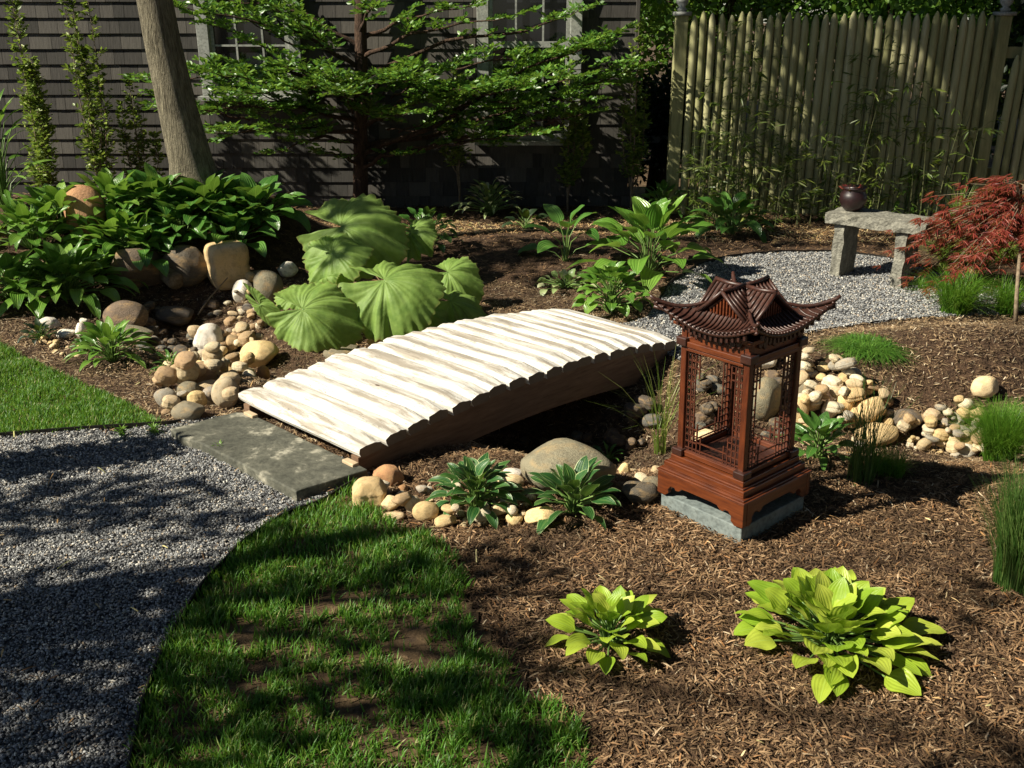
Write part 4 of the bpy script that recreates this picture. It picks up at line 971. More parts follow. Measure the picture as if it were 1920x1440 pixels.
def hosta(u, v, R_, n, L, Wd, m, label, name='hosta', group=None, hgt=None, droop=1.3, ruf=.12, fold=.2, spread=1.0, base=None, azr=None, cat='hosta'):
    """clump of arching leaves; R_ is the clump radius in metres"""
    x, y, z = base or G(u, v); o_ = (x, y, z); t_ = thing(name, label, cat, o_, 0, group); b = MB(); st = MB()
    hgt = hgt or R_*.62
    for i in range(n):
        f = (i+.5)/n; az = i*2.39996+U(-.25, .25)
        if azr: az = azr[0]+(az % (2*math.pi))/(2*math.pi)*(azr[1]-azr[0])
        rr = R_*max(.04, (f**.6))*.62*spread*U(.8, 1.1); ht = hgt*(1-.75*f**1.6)*U(.85, 1.12)+.01
        bx = np.array((x+rr*math.cos(az), y+rr*math.sin(az), z+ht)); el = R(62)*(1-f)+R(8)+U(-.2, .2)
        st.tube([(x+.01*math.cos(az), y+.01*math.sin(az), z), (x+rr*.4*math.cos(az), y+rr*.4*math.sin(az), z+ht*.7), tuple(bx)], [.004, .0035, .003], 5, cap=False)
        ribbon_leaf(b, bx, az+U(-.3, .3), el, droop*U(.7, 1.25)*(.55+.6*f), L*U(.75, 1.12)*(.8+.25*f), Wd*U(.8, 1.1), fold, ruf, roll=U(-.35, .35))
    b.build('leaves', M[m], t_, True, o_); st.build('stalks', M['stalk'], t_, True, o_); return t_
hosta(1552, 1215, .27, 100, .112, .082, 'golden', 'large bright chartreuse hosta in the mulch at lower right', droop=.5, hgt=.10, spread=1.15)
hosta(1142, 1214, .165, 52, .088, .058, 'golden', 'smaller chartreuse hosta left of the large one in the mulch', droop=.6, hgt=.095, spread=1.15)
hosta(893, 955, .17, 60, .10, .048, 'varieg', 'white edged green hosta in front of the bridge, left of its twin', 'variegated_hosta', hgt=.12, droop=1.1)
hosta(1075, 962, .19, 34, .12, .06, 'varieg', 'white edged green hosta in front of the huge boulder, nearest the lantern', 'variegated_hosta', hgt=.10, droop=.8)
hosta(212, 680, .21, 44, .14, .048, 'hosta', 'small lit green hosta on the mulch beside the sunny lawn', hgt=.13, droop=1.1)
hosta(322, 702, .09, 26, .07, .022, 'hostadark', 'tiny narrow leaved plant beside the stone heap', 'small_hosta', hgt=.07)
hosta(78, 640, .12, 26, .07, .03, 'darkleaf', 'dark little plant below the cream stone far left', 'small_hosta', hgt=.06)
hosta(160, 660, .08, 20, .05, .022, 'hostadark', 'dark little plant among the far left pebbles', 'small_hosta', hgt=.05)
hosta(1215, 520, .50, 40, .27, .15, 'hosta', 'big leafed green hosta behind the bridge far end', hgt=.34, droop=1.0)
hosta(1145, 588, .26, 60, .11, .075, 'hosta', 'bushy small leaved green plant right behind the bridge far corner', 'leafy_plant', hgt=.22, cat='plant')
hosta(1060, 490, .30, 10, .26, .13, 'hostadark', 'sparse broad leaved plant in shade behind the bridge', 'leafy_plant', hgt=.25, cat='plant')
hosta(1060, 540, .30, 34, .07, .05, 'cream', 'low cream variegated creeper on the mulch behind the bridge', 'variegated_creeper', hgt=.05, cat='plant')
hosta(920, 405, .36, 60, .14, .05, 'cream', 'cream and green tufted plant at the foot of the house wall', 'variegated_plant', hgt=.22, cat='plant')
hosta(1240, 405, .3, 34, .16, .06, 'hostadark', 'dark leafy plant between the house corner and fence post', 'leafy_plant', hgt=.2, cat='plant')
hosta(1370, 440, .40, 34, .2, .11, 'hostadark', 'dark broad leaved hosta at the fence foot left of the bench', hgt=.2)
hosta(1700, 400, .35, 50, .2, .045, 'hosta', 'strappy green plant behind the stone bench', 'strappy_plant', hgt=.30, cat='plant')
hosta(1532, 862, .16, 40, .11, .045, 'hostadark', 'dark green hosta behind the lantern right side', hgt=.12, droop=.9)
hosta(1140, 868, .1, 16, .06, .02, 'hostadark', 'tiny sprig behind the huge boulder under the bridge', 'small_hosta', hgt=.05)
hosta(700, 905, .05, 8, .03, .01, 'hosta', 'tiny weed by the slab corner', 'weed', base=(*at(694, 925), .0), hgt=.03, cat='weed')
# left berm hostas
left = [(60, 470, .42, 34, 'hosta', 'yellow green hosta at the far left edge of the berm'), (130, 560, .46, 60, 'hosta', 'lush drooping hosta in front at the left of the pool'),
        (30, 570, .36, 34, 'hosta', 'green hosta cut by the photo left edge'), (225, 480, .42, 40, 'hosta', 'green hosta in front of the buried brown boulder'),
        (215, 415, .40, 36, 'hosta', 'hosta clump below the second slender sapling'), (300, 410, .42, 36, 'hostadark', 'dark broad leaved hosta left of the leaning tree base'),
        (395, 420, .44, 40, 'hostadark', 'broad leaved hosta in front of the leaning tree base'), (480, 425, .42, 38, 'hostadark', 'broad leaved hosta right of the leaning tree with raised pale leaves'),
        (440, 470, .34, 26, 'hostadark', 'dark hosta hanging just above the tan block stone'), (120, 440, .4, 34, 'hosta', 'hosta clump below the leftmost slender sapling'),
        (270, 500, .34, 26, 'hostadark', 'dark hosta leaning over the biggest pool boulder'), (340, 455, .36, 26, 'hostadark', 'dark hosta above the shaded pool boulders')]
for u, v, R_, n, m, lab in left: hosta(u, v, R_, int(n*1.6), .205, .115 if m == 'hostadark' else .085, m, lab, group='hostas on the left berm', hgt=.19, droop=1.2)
# two raised pale leaves on the right-most are part of that hosta; lily-like strappy plant far left
hosta(12, 400, .3, 46, .22, .035, 'hosta', 'upright strap leaved plant at the left edge before the wall', 'strappy_plant', hgt=.62, droop=.8, cat='plant')
hosta(470, 398, .25, 12, .15, .05, 'cream', 'pale small plant between the berm hostas and the evergreen trunk', 'leafy_plant', hgt=.12, cat='plant')
hosta(800, 470, .34, 46, .10, .06, 'hostadark', 'small leaved dark plant behind the butterbur', 'leafy_plant', hgt=.24, cat='plant')
hosta(985, 430, .2, 14, .12, .07, 'darkleaf', 'low dark seedling in the shaded mulch behind the bridge', 'leafy_plant', hgt=.1, cat='plant')
for i, (u, v, lab) in enumerate([(230, 822, 'tiny green weed sprig in the gravel by the far edging'), (290, 818, 'second green weed sprig in the gravel near the slab'), (412, 855, 'light green weed tuft against the slab edge'), (1320, 735, 'tiny green seedling in the mulch behind lantern')][:3]):
    hosta(u, v, .035, 22, .028, .006, 'finegrass', lab, 'weed', base=(*at(u, v), .01), hgt=.025, cat='weed')

# butterbur: each great round leaf is a part
bb = thing('butterbur_plant', 'large plant with great round pleated leaves beside the bridge', 'plant', (-.75, 5.5, float(tz(-.75, 5.5))), 0)
BBO = np.array(bb.location)
def round_leaf(c, rad, nrm, tip, droop=.5, pleat=.07, n=150, m=12, sinus=.30, npl=9):
    """c centre where the stalk joins, nrm the upward normal, tip the direction of the leaf's far end"""
    nrm = np.array(nrm, float); nrm /= np.linalg.norm(nrm); tip = np.array(tip, float); tip -= nrm*tip@nrm; tip /= np.linalg.norm(tip); sd = np.cross(nrm, tip)
    V = [np.array(c, float)]; uv = [(.5, 0)]; ph = U(0, 6); ph2 = U(0, 6)
    for i in range(n):
        th = -math.pi+sinus+(2*math.pi-2*sinus)*i/(n-1)
        for j in range(1, m+1):
            r = j/m; rr = rad*r*(1+.10*math.cos(th))*(1-.0*abs(th))
            rr *= 1+.035*math.sin(th*5+ph)*r+.028*math.sin(th*33+ph2)*r*(j >= m-1)+.012*math.sin(th*57+ph)*(j == m); tw = th+.16*math.sin(2*th+ph2)+.1*math.sin(3*th+ph)
            lob = 1-.09*(1-abs(math.cos(tw*npl/2)))*r*r
            x = rr*math.cos(th)*lob; y = rr*math.sin(th)*lob
            h = -droop*rad*r**2.2*(.55+.45*math.cos(th*.9))*(1+.35*math.sin(2*th+ph))+pleat*(.7+.6*math.sin(th*2+ph))*rad*r**1.6*math.cos(tw*npl)+.07*rad*r*r*math.sin(3*th+ph2)+.05*rad*(1-r)*0
            h += .18*rad*math.exp(-((abs(th)-math.pi+sinus)/.5)**2)*r
            V.append(np.array(c)+tip*x+sd*y+nrm*(h+.012*rad*math.sin(th*31+r*9)*r+.02*rad*math.sin(r*14+th*4)*r)); uv.append(((tw+math.pi)/(2*math.pi), r))
    Fq = []; Ft = []
    for i in range(n-1):
        Ft.append((0, 1+i*m, 1+(i+1)*m))
        for j in range(m-1): Fq.append((1+i*m+j, 1+i*m+j+1, 1+(i+1)*m+j+1, 1+(i+1)*m+j))
    b = MB(); b.add(V, Fq, Ft, uv); lf = b.build('leaf', M['bigleaf'], bb, True, BBO)
    st = MB(); g = (c[0]*.6+BBO[0]*.4+.02, c[1]*.6+BBO[1]*.4+.05, float(tz(c[0]*.6+BBO[0]*.4, c[1]*.6+BBO[1]*.4)))
    cc = np.array(c); st.tube([g, tuple((np.array(g)+cc)/2+np.array((0, .03, .04))), tuple(cc)], [.010, .008, .007], 7); st.build('stalk', M['stalk'], lf, True, BBO)
def bl(u, v, Y, radpx, nrm, tip, **k):
    c = atY(u, v, Y); d = Y*math.cos(P)+(H-c[2])*math.sin(P); round_leaf(c, radpx*.88*d/F, nrm, tip, **k)
bl(640, 425, 6.0, 112, (-.30, -.62, .75), (-.25, -.8, -.6), droop=.62)
bl(622, 475, 5.75, 78, (-.2, -.6, .8), (0, -.9, -.5), droop=.55)
bl(722, 525, 5.2, 112, (-.15, -.5, .85), (-.1, -.85, -.6), droop=.78)
bl(568, 580, 5.0, 88, (-.35, -.6, .7), (.15, -.8, -.6), droop=.68)
bl(487, 572, 5.25, 58, (-.7, -.35, .6), (-.5, -.6, -.7), droop=.5)
bl(562, 545, 5.35, 54, (-.1, -.3, .95), (-.8, .1, 0), droop=.4)
bl(770, 437, 6.2, 56, (-.35, -.6, .7), (-.4, -.8, -.5), droop=.75, pleat=.2)
bl(840, 510, 5.7, 58, (-.3, -.5, .75), (-.1, -.8, -.6), droop=.7, pleat=.14)
bl(610, 520, 5.6, 46, (-.4, -.4, .8), (-.5, -.7, -.4), droop=.6)
bl(800, 590, 5.2, 44, (-.1, -.5, .8), (.2, -.8, -.5), droop=.8, pleat=.14)
bl(845, 565, 5.4, 80, (.15, -.25, .95), (.9, -.35, -.35), droop=.55, pleat=.12)

# ------------------------------------------------------------------ grass clumps
def clump(u, v, n, h, spr, wid, m, label, name='ornamental_grass', cat='grass clump', rise=1.0, base=None, lean=(0, 0), rb=.04, gaz=None):
    x, y, z = base or G(u, v); b = MB()
    for i in range(n):
        az = U(0, 6.28) if gaz is None else U(*gaz); r0 = rb*U(0, 1)**.5; hh = h*U(.55, 1.05); s = spr*U(.15, 1); a0 = U(0, 6.28)
        p0 = np.array((x+r0*math.cos(a0), y+r0*math.sin(a0), z)); k = 5; L = []; w = wid*U(.7, 1.2)
        sd = np.array((-math.sin(az), math.cos(az), 0))
        for j in range(k):
            t_ = j/(k-1); q = p0+np.array((math.cos(az)*s*t_**1.8+lean[0]*t_, math.sin(az)*s*t_**1.8+lean[1]*t_, hh*(t_*rise-(s/h*.42)*t_**3)))
            ww = w*(1-t_)**.6/2+.0002; L += [q-sd*ww, q+sd*ww]
        b.add(L, [(2*j, 2*j+1, 2*j+3, 2*j+2) for j in range(k-1)])
    return tag(b.build(name, M[m]), label, cat)
clump(1870, 868, 2600, .30, .24, .0022, 'finegrass', 'thick fine bright green grass clump at right edge before the stones', rb=.055)
clump(1900, 1100, 1500, .44, .16, .0026, 'reed', 'tall dark grass clump at the right edge in the shade', rb=.06)
clump(1612, 905, 150, .46, .22, .003, 'reed', 'tall thin reedy clump right of the lantern', 'reed_clump', rb=.05)
clump(1660, 890, 420, .13, .12, .003, 'finegrass', 'short bright grass clump beside the reedy clump', rb=.07)
clump(1790, 588, 900, .32, .34, .004, 'finegrass', 'arching pale green grass clump at the edge of the gravel under the maple', rb=.08)
clump(1885, 590, 380, .26, .22, .004, 'finegrass', 'grass clump behind the thin staked trunk', rb=.06)
clump(1790, 500, 700, .26, .34, .007, 'olivegrass', 'yellow green grass spilling below the red maple', rb=.10)
clump(1868, 490, 400, .24, .3, .007, 'olivegrass', 'second yellow green grass clump below the red maple', rb=.10)
clump(1795, 430, 120, .42, .2, .008, 'olivegrass', 'thin yellow grass blades left of the red maple', rb=.05)
clump(1625, 655, 2000, .075, .22, .0035, 'juniper', 'low feathery bright green juniper on the mulch mound', 'creeping_juniper', 'juniper', rb=.11)
clump(1238, 850, 46, .60, .36, .0034, 'olivegrass', 'thin arching rush tuft beside the bridge and lantern', 'rush_tuft', rb=.03, lean=(-.02, -.05))
clump(1690, 560, 60, .12, .08, .003, 'finegrass', 'wispy blades beside the bench right leg', rb=.03, base=(*at(1728, 545), 0))
# ------------------------------------------------------------------ leafy scatter helper
LEAFV = np.array([(0, 0, 0), (.3, .2, .03), (.65, .19, .04), (1, 0, 0), (.65, -.19, .04), (.3, -.2, .03)]); LEAFF = np.array([(0, 5, 4, 3), (0, 3, 2, 1)])
LEAFUV = np.array([(.5, 0), (1, .3), (1, .65), (.5, 1), (0, .65), (0, .3)])
def leaves(b, pos, D, size, wide=1.0, roll=.6):
    T_ = LEAFV*np.array((1, wide, 1)); b.inst(T_, LEAFF, pos, dirm(D, None, rng, roll), size, LEAFUV)
def sapling(u, v, h, wid, label, low=.12, nst=5, nleaf=900, size=.046, base=None, tilt=0.):
    x, y, z = base or G(u, v); o_ = (x, y, z); t_ = thing('slender_sapling', label, 'sapling', o_, 0, 'slender columnar saplings by the house wall')
    b = MB(); lf = MB(); P_ = []; D_ = []
    for k in range(nst):
        az = U(0, 6.28); r = wid*U(.2, .9)*(0 if k == 0 else 1); hh = h*(1 if k == 0 else U(.55, .9)); br = low*h*U(.4, 1.0) if k else 0
        pts = []
        for j in range(7):
            t2 = j/6; q = br+(hh-br)*t2; bulge = math.sin(min(1, t2*1.2)*math.pi*.62)
            pts.append((x+tilt*q+r*math.cos(az)*bulge+U(-.008, .008), y+r*.6*math.sin(az)*bulge, z+q))
        b.tube(pts, np.linspace(.010 if k == 0 else .006, .0015, 7), 6, False); pts = np.array(pts)
        nl = int(nleaf*(1.6 if k == 0 else 1)/nst)
        # short side twigs with leaves
        for i in range(nl//6):
            t2 = U(.12 if k == 0 else .1, 1); f = t2*6; i0 = min(5, int(f)); p = pts[i0]+(pts[i0+1]-pts[i0])*(f-i0)
            if p[2]-z < low*h: continue
            a = U(0, 6.28); ln = wid*U(.25, .75)*(1.15-t2*.8); dv = np.array((math.cos(a), math.sin(a)*.8, U(.6, 1.3)))
            for q in range(6):
                P_.append(p+dv*ln*(q+1)/6*.8); D_.append(np.array((math.cos(a+U(-1.4, 1.4)), math.sin(a+U(-1.4, 1.4)), U(-.3, .8))))
            b.tube([p, p+dv*ln*.8], [.0016, .0008], 4, False)
    leaves(lf, np.array(P_), np.array(D_), rng.uniform(size*.6, size*1.2, len(P_)), 1.25)
    b.build('stem', M['twig'], t_, True, o_); lf.build('leaves', M['sapleaf'], t_, False, o_)
def sb(u, Y=8.55): x = atY(u, 390, Y)[0]; return (x, Y, float(tz(x, Y)))
sapling(92, 428, 2.05, .24, 'tall leafy columnar sapling nearest the photo left edge', nleaf=2600, low=.08, base=sb(88))
sapling(195, 395, 2.1, .20, 'tall columnar sapling, second from the left before the house wall', nleaf=2200, low=.12, base=sb(193))
sapling(282, 375, 1.15, .18, 'short dark columnar sapling just left of the leaning trunk', nleaf=1300, low=.05, base=sb(272, 8.8))
sapling(862, 397, 1.3, .16, 'sapling under the right side of the evergreen branches with bare lower stem', nleaf=1100, low=.28)
sapling(1063, 397, 1.35, .17, 'bushy sapling below the right hand window corner', nleaf=1700, low=.16)
sapling(1183, 400, 1.62, .13, 'slim pale stemmed sapling in front of the house corner', nleaf=1400, low=.18)
# leaning tree
tb = G(350, 372); tb = (tb[0], tb[1], tb[2]-.05)
tree = thing('leaning_tree', 'grey barked leaning tree trunk rising in front of the house', 'tree', tb)
Y0 = tb[1]; p_top = atY(262, 0, Y0-.05); b = MB()
pts = [np.array((tb[0]+.04, tb[1], tb[2]-.05))]; c1 = np.array(atY(364, 330, Y0)); c2 = np.array(atY(332, 200, Y0)); c3 = np.array(atY(305, 80, Y0)); c4 = np.array(atY(290, 0, Y0))
pts = [np.array((c1[0]+.07, Y0, tb[2]-.1)), c1+np.array((.0, 0, -.08)), c1+np.array((-.01, 0, .1)), c2, c3, c4, c4+(c4-c3)*2, c4+(c4-c3)*6+np.array((.2, -.1, 0)), c4+(c4-c3)*11+np.array((.5, 0, 0)), c4+(c4-c3)*15+np.array((1, 0, 0))]
b.tube(pts, [.24, .18, .145, .126, .116, .112, .11, .10, .08, .05], 20); tr = b.build('trunk', M['bark'], tree, True, tb)
# crown of that tree above the picture
def crown_cloud(parent, org, centers, n, size, m, name='crown', flat=.7):
    b = MB(); Pp = []; 
    for (cx, cy, cz, r) in centers:
        k = int(n*r**2/sum(c[3]**2 for c in centers)); d = rng.normal(size=(k, 3)); d /= np.linalg.norm(d, axis=1)[:, None]
        rr = r*rng.uniform(.35, 1, k)**.6; Pp.append(np.array((cx, cy, cz))+d*rr[:, None]*np.array((1, 1, flat)))
    Pp = np.concatenate(Pp); D = rng.normal(size=Pp.shape)+np.array((0, 0, -.2)); leaves(b, Pp, D, rng.uniform(size*.6, size*1.3, len(Pp)), 1.3, 1.0)
    return b.build(name, m, parent, False, org)
tp = np.array(pts[-1]); lim = MB()
cc = [(tp[0]+U(-1.6, 1.6), tp[1]+U(-1.2, .8), tp[2]+U(.1, 1.8), U(.5, .8)) for _ in range(9)]
for c in cc: lim.tube([tuple(pts[-2]), tuple((np.array(pts[-2])+np.array(c[:3]))/2+np.array((0, 0, .2))), c[:3]], [.05, .03, .012], 6)
lim.build('limb', M['bark'], tree, True, tb); crown_cloud(tree, tb, cc, 9000, .09, M['bgleaf'])

# ------------------------------------------------------------------ evergreen with layered boughs
eb = G(676, 394); ev = thing('layered_evergreen', 'dark evergreen tree with flat layered boughs before the house windows', 'tree', eb)
b = MB(); EY = eb[1]; tpts = [(eb[0], EY, eb[2]-.05)]+[atY(676+dx, v, EY) for dx, v in ((0, 360), (0, 250), (2, 150), (0, 50), (2, -40))]; e = np.array(tpts[-1]); tpts += [tuple(e+np.array((.0, 0, .8))), tuple(e+np.array((.03, 0, 1.7)))]
b.tube(tpts, [.085, .068, .06, .056, .052, .048, .035, .012], 12); b.build('trunk', M['darkbark'], ev, True, eb)
bough = MB(); LP = []; LD = []
def spray(p, d, ln, lsz=.034, lvl=0):
    """one flat twig with leaflets in two ranks"""
    d = d/np.linalg.norm(d); side = np.cross(d, (0, 0, 1)); side /= np.linalg.norm(side)+1e-9; side = side+np.array((0, 0, U(-.25, .25)))
    nseg = max(3, int(ln/.024)); 
    for i in range(nseg):
        t_ = (i+1)/nseg; q = p+d*ln*t_+np.array((0, 0, -.10*ln*t_*t_))
        for s in (-1, 1):
            LP.append(q); LD.append(d*U(.5, 1.1)+side*s+np.array((0, 0, U(-.3, .7))))
        if lvl < 1 and i % 4 == 1 and t_ < .85:
            for s in (-1, 1): spray(q, d*.8+side*s*U(.7, 1), ln*U(.35, .6)*(1.1-t_*.5), lsz, lvl+1)
    if lvl == 0: bough.tube([p, p+d*ln*.5+np.array((0, 0, -.02*ln)), p+d*ln+np.array((0, 0, -.1*ln))], [.0035, .0025, .001], 4, False)
def boughline(pts_px, r0=.022, twigs=20, start=.25, tl=.30, up=.15):
    pts = np.array([atY(u, v, Y) for u, v, Y in pts_px]); m = 12; L = []
    for i in range(m):
        f = i/(m-1)*(len(pts)-1); k = min(len(pts)-2, int(f)); L.append(pts[k]+(pts[k+1]-pts[k])*(f-k)+np.array((0, 0, .012*math.sin(i*1.7))))
    L = np.array(L); bough.tube(L, np.linspace(r0, .003, m), 7, False); ax = L[-1]-L[0]; ax /= np.linalg.norm(ax)
    twigs = int(twigs*.62)
    for i in range(twigs):
        t_ = start+(1-start)*(i+U(0, 1))/twigs; f = t_*(m-1); k = min(m-2, int(f)); p = L[k]+(L[k+1]-L[k])*(f-k)
        sd = np.cross(ax, (0, 0, 1)); sd /= np.linalg.norm(sd); s = 1 if i % 2 else -1
        d = ax*U(.4, 1.0)+sd*s*U(.4, 1)+np.array((0, 0, up+U(-.4, .55)))
        spray(p, d, tl*U(.55, 1.1)*(1.15-.35*t_))
    spray(L[-1], ax+np.array((0, 0, .1)), tl*.9)
E_ = EY
for args in [
    dict(pts_px=[(676, 130, E_), (560, 60, E_-.3), (340, 12, E_-.7)], twigs=26), dict(pts_px=[(676, 90, E_), (560, 20, E_-.1), (430, 0, E_-.2)], twigs=18),
    dict(pts_px=[(676, 175, E_), (520, 130, E_-.3), (315, 150, E_-.6)], twigs=34, tl=.34), dict(pts_px=[(676, 230, E_), (560, 200, E_-.4), (350, 205, E_-.8)], twigs=34, tl=.34),
    dict(pts_px=[(676, 250, E_), (560, 240, E_-.5), (410, 250, E_-1.0)], twigs=28), dict(pts_px=[(676, 200, E_), (600, 160, E_-.6), (470, 175, E_-1.1)], twigs=30, tl=.34),
    dict(pts_px=[(676, 210, E_), (660, 170, E_-.6), (640, 175, E_-1.1)], twigs=24, tl=.3), dict(pts_px=[(676, 200, E_), (720, 150, E_-.6), (770, 150, E_-1.0)], twigs=24, tl=.3),
    dict(pts_px=[(676, 75, E_), (760, 35, E_-.1), (880, 10, E_-.2)], twigs=12, tl=.24), dict(pts_px=[(676, 110, E_), (780, 60, E_-.3), (960, 30, E_-.5)], twigs=14, tl=.24),
    dict(pts_px=[(676, 150, E_), (820, 80, E_), (1000, 55, E_-.1), (1085, 20, E_-.1)], twigs=20, tl=.22, start=.35), dict(pts_px=[(676, 290, E_), (840, 225, E_-.3), (960, 140, E_-.5), (1120, 80, E_-.6)], twigs=30, start=.5, tl=.36, r0=.026),
    dict(pts_px=[(676, 275, E_), (830, 250, E_), (1000, 190, E_-.2), (1175, 135, E_-.3)], twigs=34, start=.45, tl=.36, r0=.026), dict(pts_px=[(690, 300, E_), (830, 270, E_-.2), (960, 235, E_-.4), (1090, 215, E_-.5)], twigs=22, start=.5, tl=.25),
    dict(pts_px=[(676, 240, E_), (800, 180, E_-.4), (930, 175, E_-.7), (1060, 150, E_-.9)], twigs=34, start=.3, tl=.3), dict(pts_px=[(676, 320, E_), (720, 290, E_-.3), (770, 290, E_-.5)], twigs=10, tl=.14),
    dict(pts_px=[(676, 270, E_), (600, 255, E_-.4), (520, 285, E_-.7)], twigs=14, tl=.2), dict(pts_px=[(676, 310, E_), (640, 290, E_-.2), (600, 285, E_-.4)], twigs=10, tl=.16),
     dict(pts_px=[(676, 60, E_), (690, 20, E_-.5), (700, 15, E_-.8)], twigs=10, tl=.2),
    ]:
    boughline(**args)
for (cu, cv, ru, rv, k) in [(430, 170, 120, 80, 6), (690, 180, 90, 50, 4), (1020, 150, 120, 65, 6), (450, 35, 110, 28, 4), (980, 245, 110, 25, 4), (860, 180, 60, 40, 4)]:
    for _ in range(k):
        eu, evv = cu+U(-1, 1)*ru, cv+U(-1, 1)*rv; su = 676+(eu-676)*U(.2, .6); sv = 190+(evv-190)*.7+U(10, 50); yy = E_-U(.2, 1.0)
        boughline([(su, sv, E_-(E_-yy)*.4), ((su+eu)/2, (sv+evv)/2-U(0, 20), (yy+E_)/2-.1), (eu, evv-8, yy)], r0=.009, twigs=12, start=.2, tl=.28, up=.25)
bough.build('boughs', M['darkbark'], ev, True, eb)
b = MB(); leaves(b, np.array(LP), np.array(LD), rng.uniform(.034, .062, len(LP)), 1.1, .6); b.build('foliage', M['yew'], ev, False, eb)
print('evergreen leaves', len(LP))

# ------------------------------------------------------------------ bamboo before the fence
def bamboo(u0, u1, ncane, h0, h1, label, dens=1.0, Y=8.35, m='fenceleaf', lowbias=1.0):
    xa = atY(u0, 400, Y)[0]; xb = atY(u1, 400, Y)[0]; o_ = ((xa+xb)/2, Y, 0); t_ = thing('bamboo_clump', label, 'bamboo', o_, 0, 'bamboo before the fence')
    b = MB(); Pp = []; D = []
    for k in range(ncane):
        x = U(xa, xb); y = Y+U(-.18, .18); h = U(h0, h1); ln = (U(-.22, .22), U(-.1, .1)); pts = [(x+ln[0]*t2**1.6*h*.5, y+ln[1]*t2*t2*h, float(tz(x, y))-.02+h*t2-.0*t2) for t2 in np.linspace(0, 1, 9)]
        b.tube(pts, np.linspace(.0055, .0015, 9), 5, False); pts = np.array(pts)
        for i in range(int(11*dens*h)):
            t2 = U(.05, 1)**lowbias; f = t2*8; j = min(7, int(f)); p = pts[j]+(pts[j+1]-pts[j])*(f-j); a = U(0, 6.28); ln2 = U(.05, .22); q = p+np.array((math.cos(a), math.sin(a)*.6, U(-.1, .6)))*ln2
            b.tube([p, q], [.0014, .0008], 3, False)
            for _ in range(5): Pp.append(p+(q-p)*U(.4, 1.05)); D.append((math.cos(a+U(-1.2, 1.2)), math.sin(a+U(-1.2, 1.2)), U(-.9, .25)))
    lf = MB(); leaves(lf, np.array(Pp), np.array(D), rng.uniform(.05, .11, len(Pp)), .38, .5); b.build('canes', M['cane'], t_, True, o_); lf.build('leaves', M[m], t_, False, o_)
bamboo(1285, 1360, 7, .8, 1.5, 'bamboo clump with pale leaves beside the left fence post')
bamboo(1370, 1440, 9, .9, 2.1, 'bamboo clump with tall dark canes crossing the fence pickets')
bamboo(1440, 1560, 12, .5, 1.3, 'dense bamboo clump left of the stone bench', 1.3)
bamboo(1570, 1700, 9, .8, 1.5, 'thin bamboo rising behind the pot and bench')
bamboo(1700, 1800, 7, .6, 1.2, 'bamboo clump against the right fence post', 1.0)
bamboo(1300, 1420, 12, .25, .55, 'low bright bamboo shoots at the fence foot', 1.6, 8.2, 'olivegrass')

# ------------------------------------------------------------------ red laceleaf maple
mo = (*at(1905, 612)[:2], 0); mo = (mo[0], mo[1], float(tz(mo[0], mo[1])))
mt = thing('laceleaf_maple', 'weeping red laceleaf maple at the right edge by the bench', 'tree', mo)
b = MB(); tp0 = atY(1912, 430, mo[1]+.1); b.tube([(mo[0], mo[1], mo[2]-.03), atY(1906, 560, mo[1]), atY(1910, 500, mo[1]+.1), atY(1917, 427, 6.1)], [.014, .012, .010, .006], 8)
hub = np.array(atY(1918, 425, 6.1)); Pp = []; D = []
for k in range(230):
    a = U(0, 6.28); rr = U(.15, .75); end = hub+np.array((math.cos(a)*rr*1.05, math.sin(a)*rr*.8, .26*(1-(rr/.75)**1.5)-.55*(rr/.75)**1.3*U(.0, 1.3)+U(-.05, .12)))
    mid = hub*.5+end*.5+np.array((0, 0, .12)); b.tube([hub, mid, end], [.005, .003, .001], 4, False)
    for i in range(15):
        t2 = U(.25, 1.1); q = (1-t2)**2*hub+2*t2*(1-t2)*mid+t2*t2*end+rng.normal(0, .018, 3); ax = end-mid; ba_ = math.atan2(ax[1], ax[0])
        for f_ in range(7):
            aa = ba_+(-1.2+f_*.4)+U(-.1, .1); Pp.append(q); D.append((math.cos(aa), math.sin(aa), -.45+U(-.2, .2)))
lf = MB(); leaves(lf, np.array(Pp), np.array(D), rng.uniform(.035, .075, len(Pp)), .26, .5)
b.build('trunk', M['twig'], mt, True, mo); lf.build('crown', M['maple'], mt, False, mo)

# ------------------------------------------------------------------ greenery beyond
def bush(name, label, x, y, z, r, n, size, m, cat='tree', trunk=True, flat=1.0, k=14):
    t_ = thing(name, label, cat, (x, y, 0)); cs = [(x+U(-r, r)*.7, y+U(-r, r)*.5, z+U(-r, r)*.6*flat, r*U(.35, .55)) for _ in range(k)]
    b = MB(); b.tube([(x, y, -.4), (x+.05, y, z*.5), (x, y, z)], [.12, .09, .05], 8)
    for c in cs[:8]: b.tube([(x, y, z*.6), c[:3]], [.04, .01], 5, False)
    b.build('trunk', M['darkbark'], t_, True, (x, y, 0)); crown_cloud(t_, (x, y, 0), cs, n, size, m, flat=.9)
bush('green_tree', 'bright sunlit green tree behind the left fence post', 2.5, 13.2, 2.2, 1.9, 14000, .10, M['bgleaf'])
bush('green_tree', 'green leafy tree peeking over the middle of the fence', 4.7, 13.2, 1.9, 1.7, 9000, .10, M['bgleaf'])
bush('dark_tree', 'dark tree above the right part of the fence', 6.6, 12.2, 1.7, 1.7, 9000, .12, M['darkleaf'])
bush('bright_hedge', 'sunlit hedge filling the gap between house and fence', 1.5, 15.2, 2.0, 1.8, 9000, .10, M['bgleaf'])
bush('dark_shrub', 'dark rounded shrub in the gap between house and fence', 1.55, 10.9, .7, .75, 9000, .06, M['darkleaf'], 'shrub')
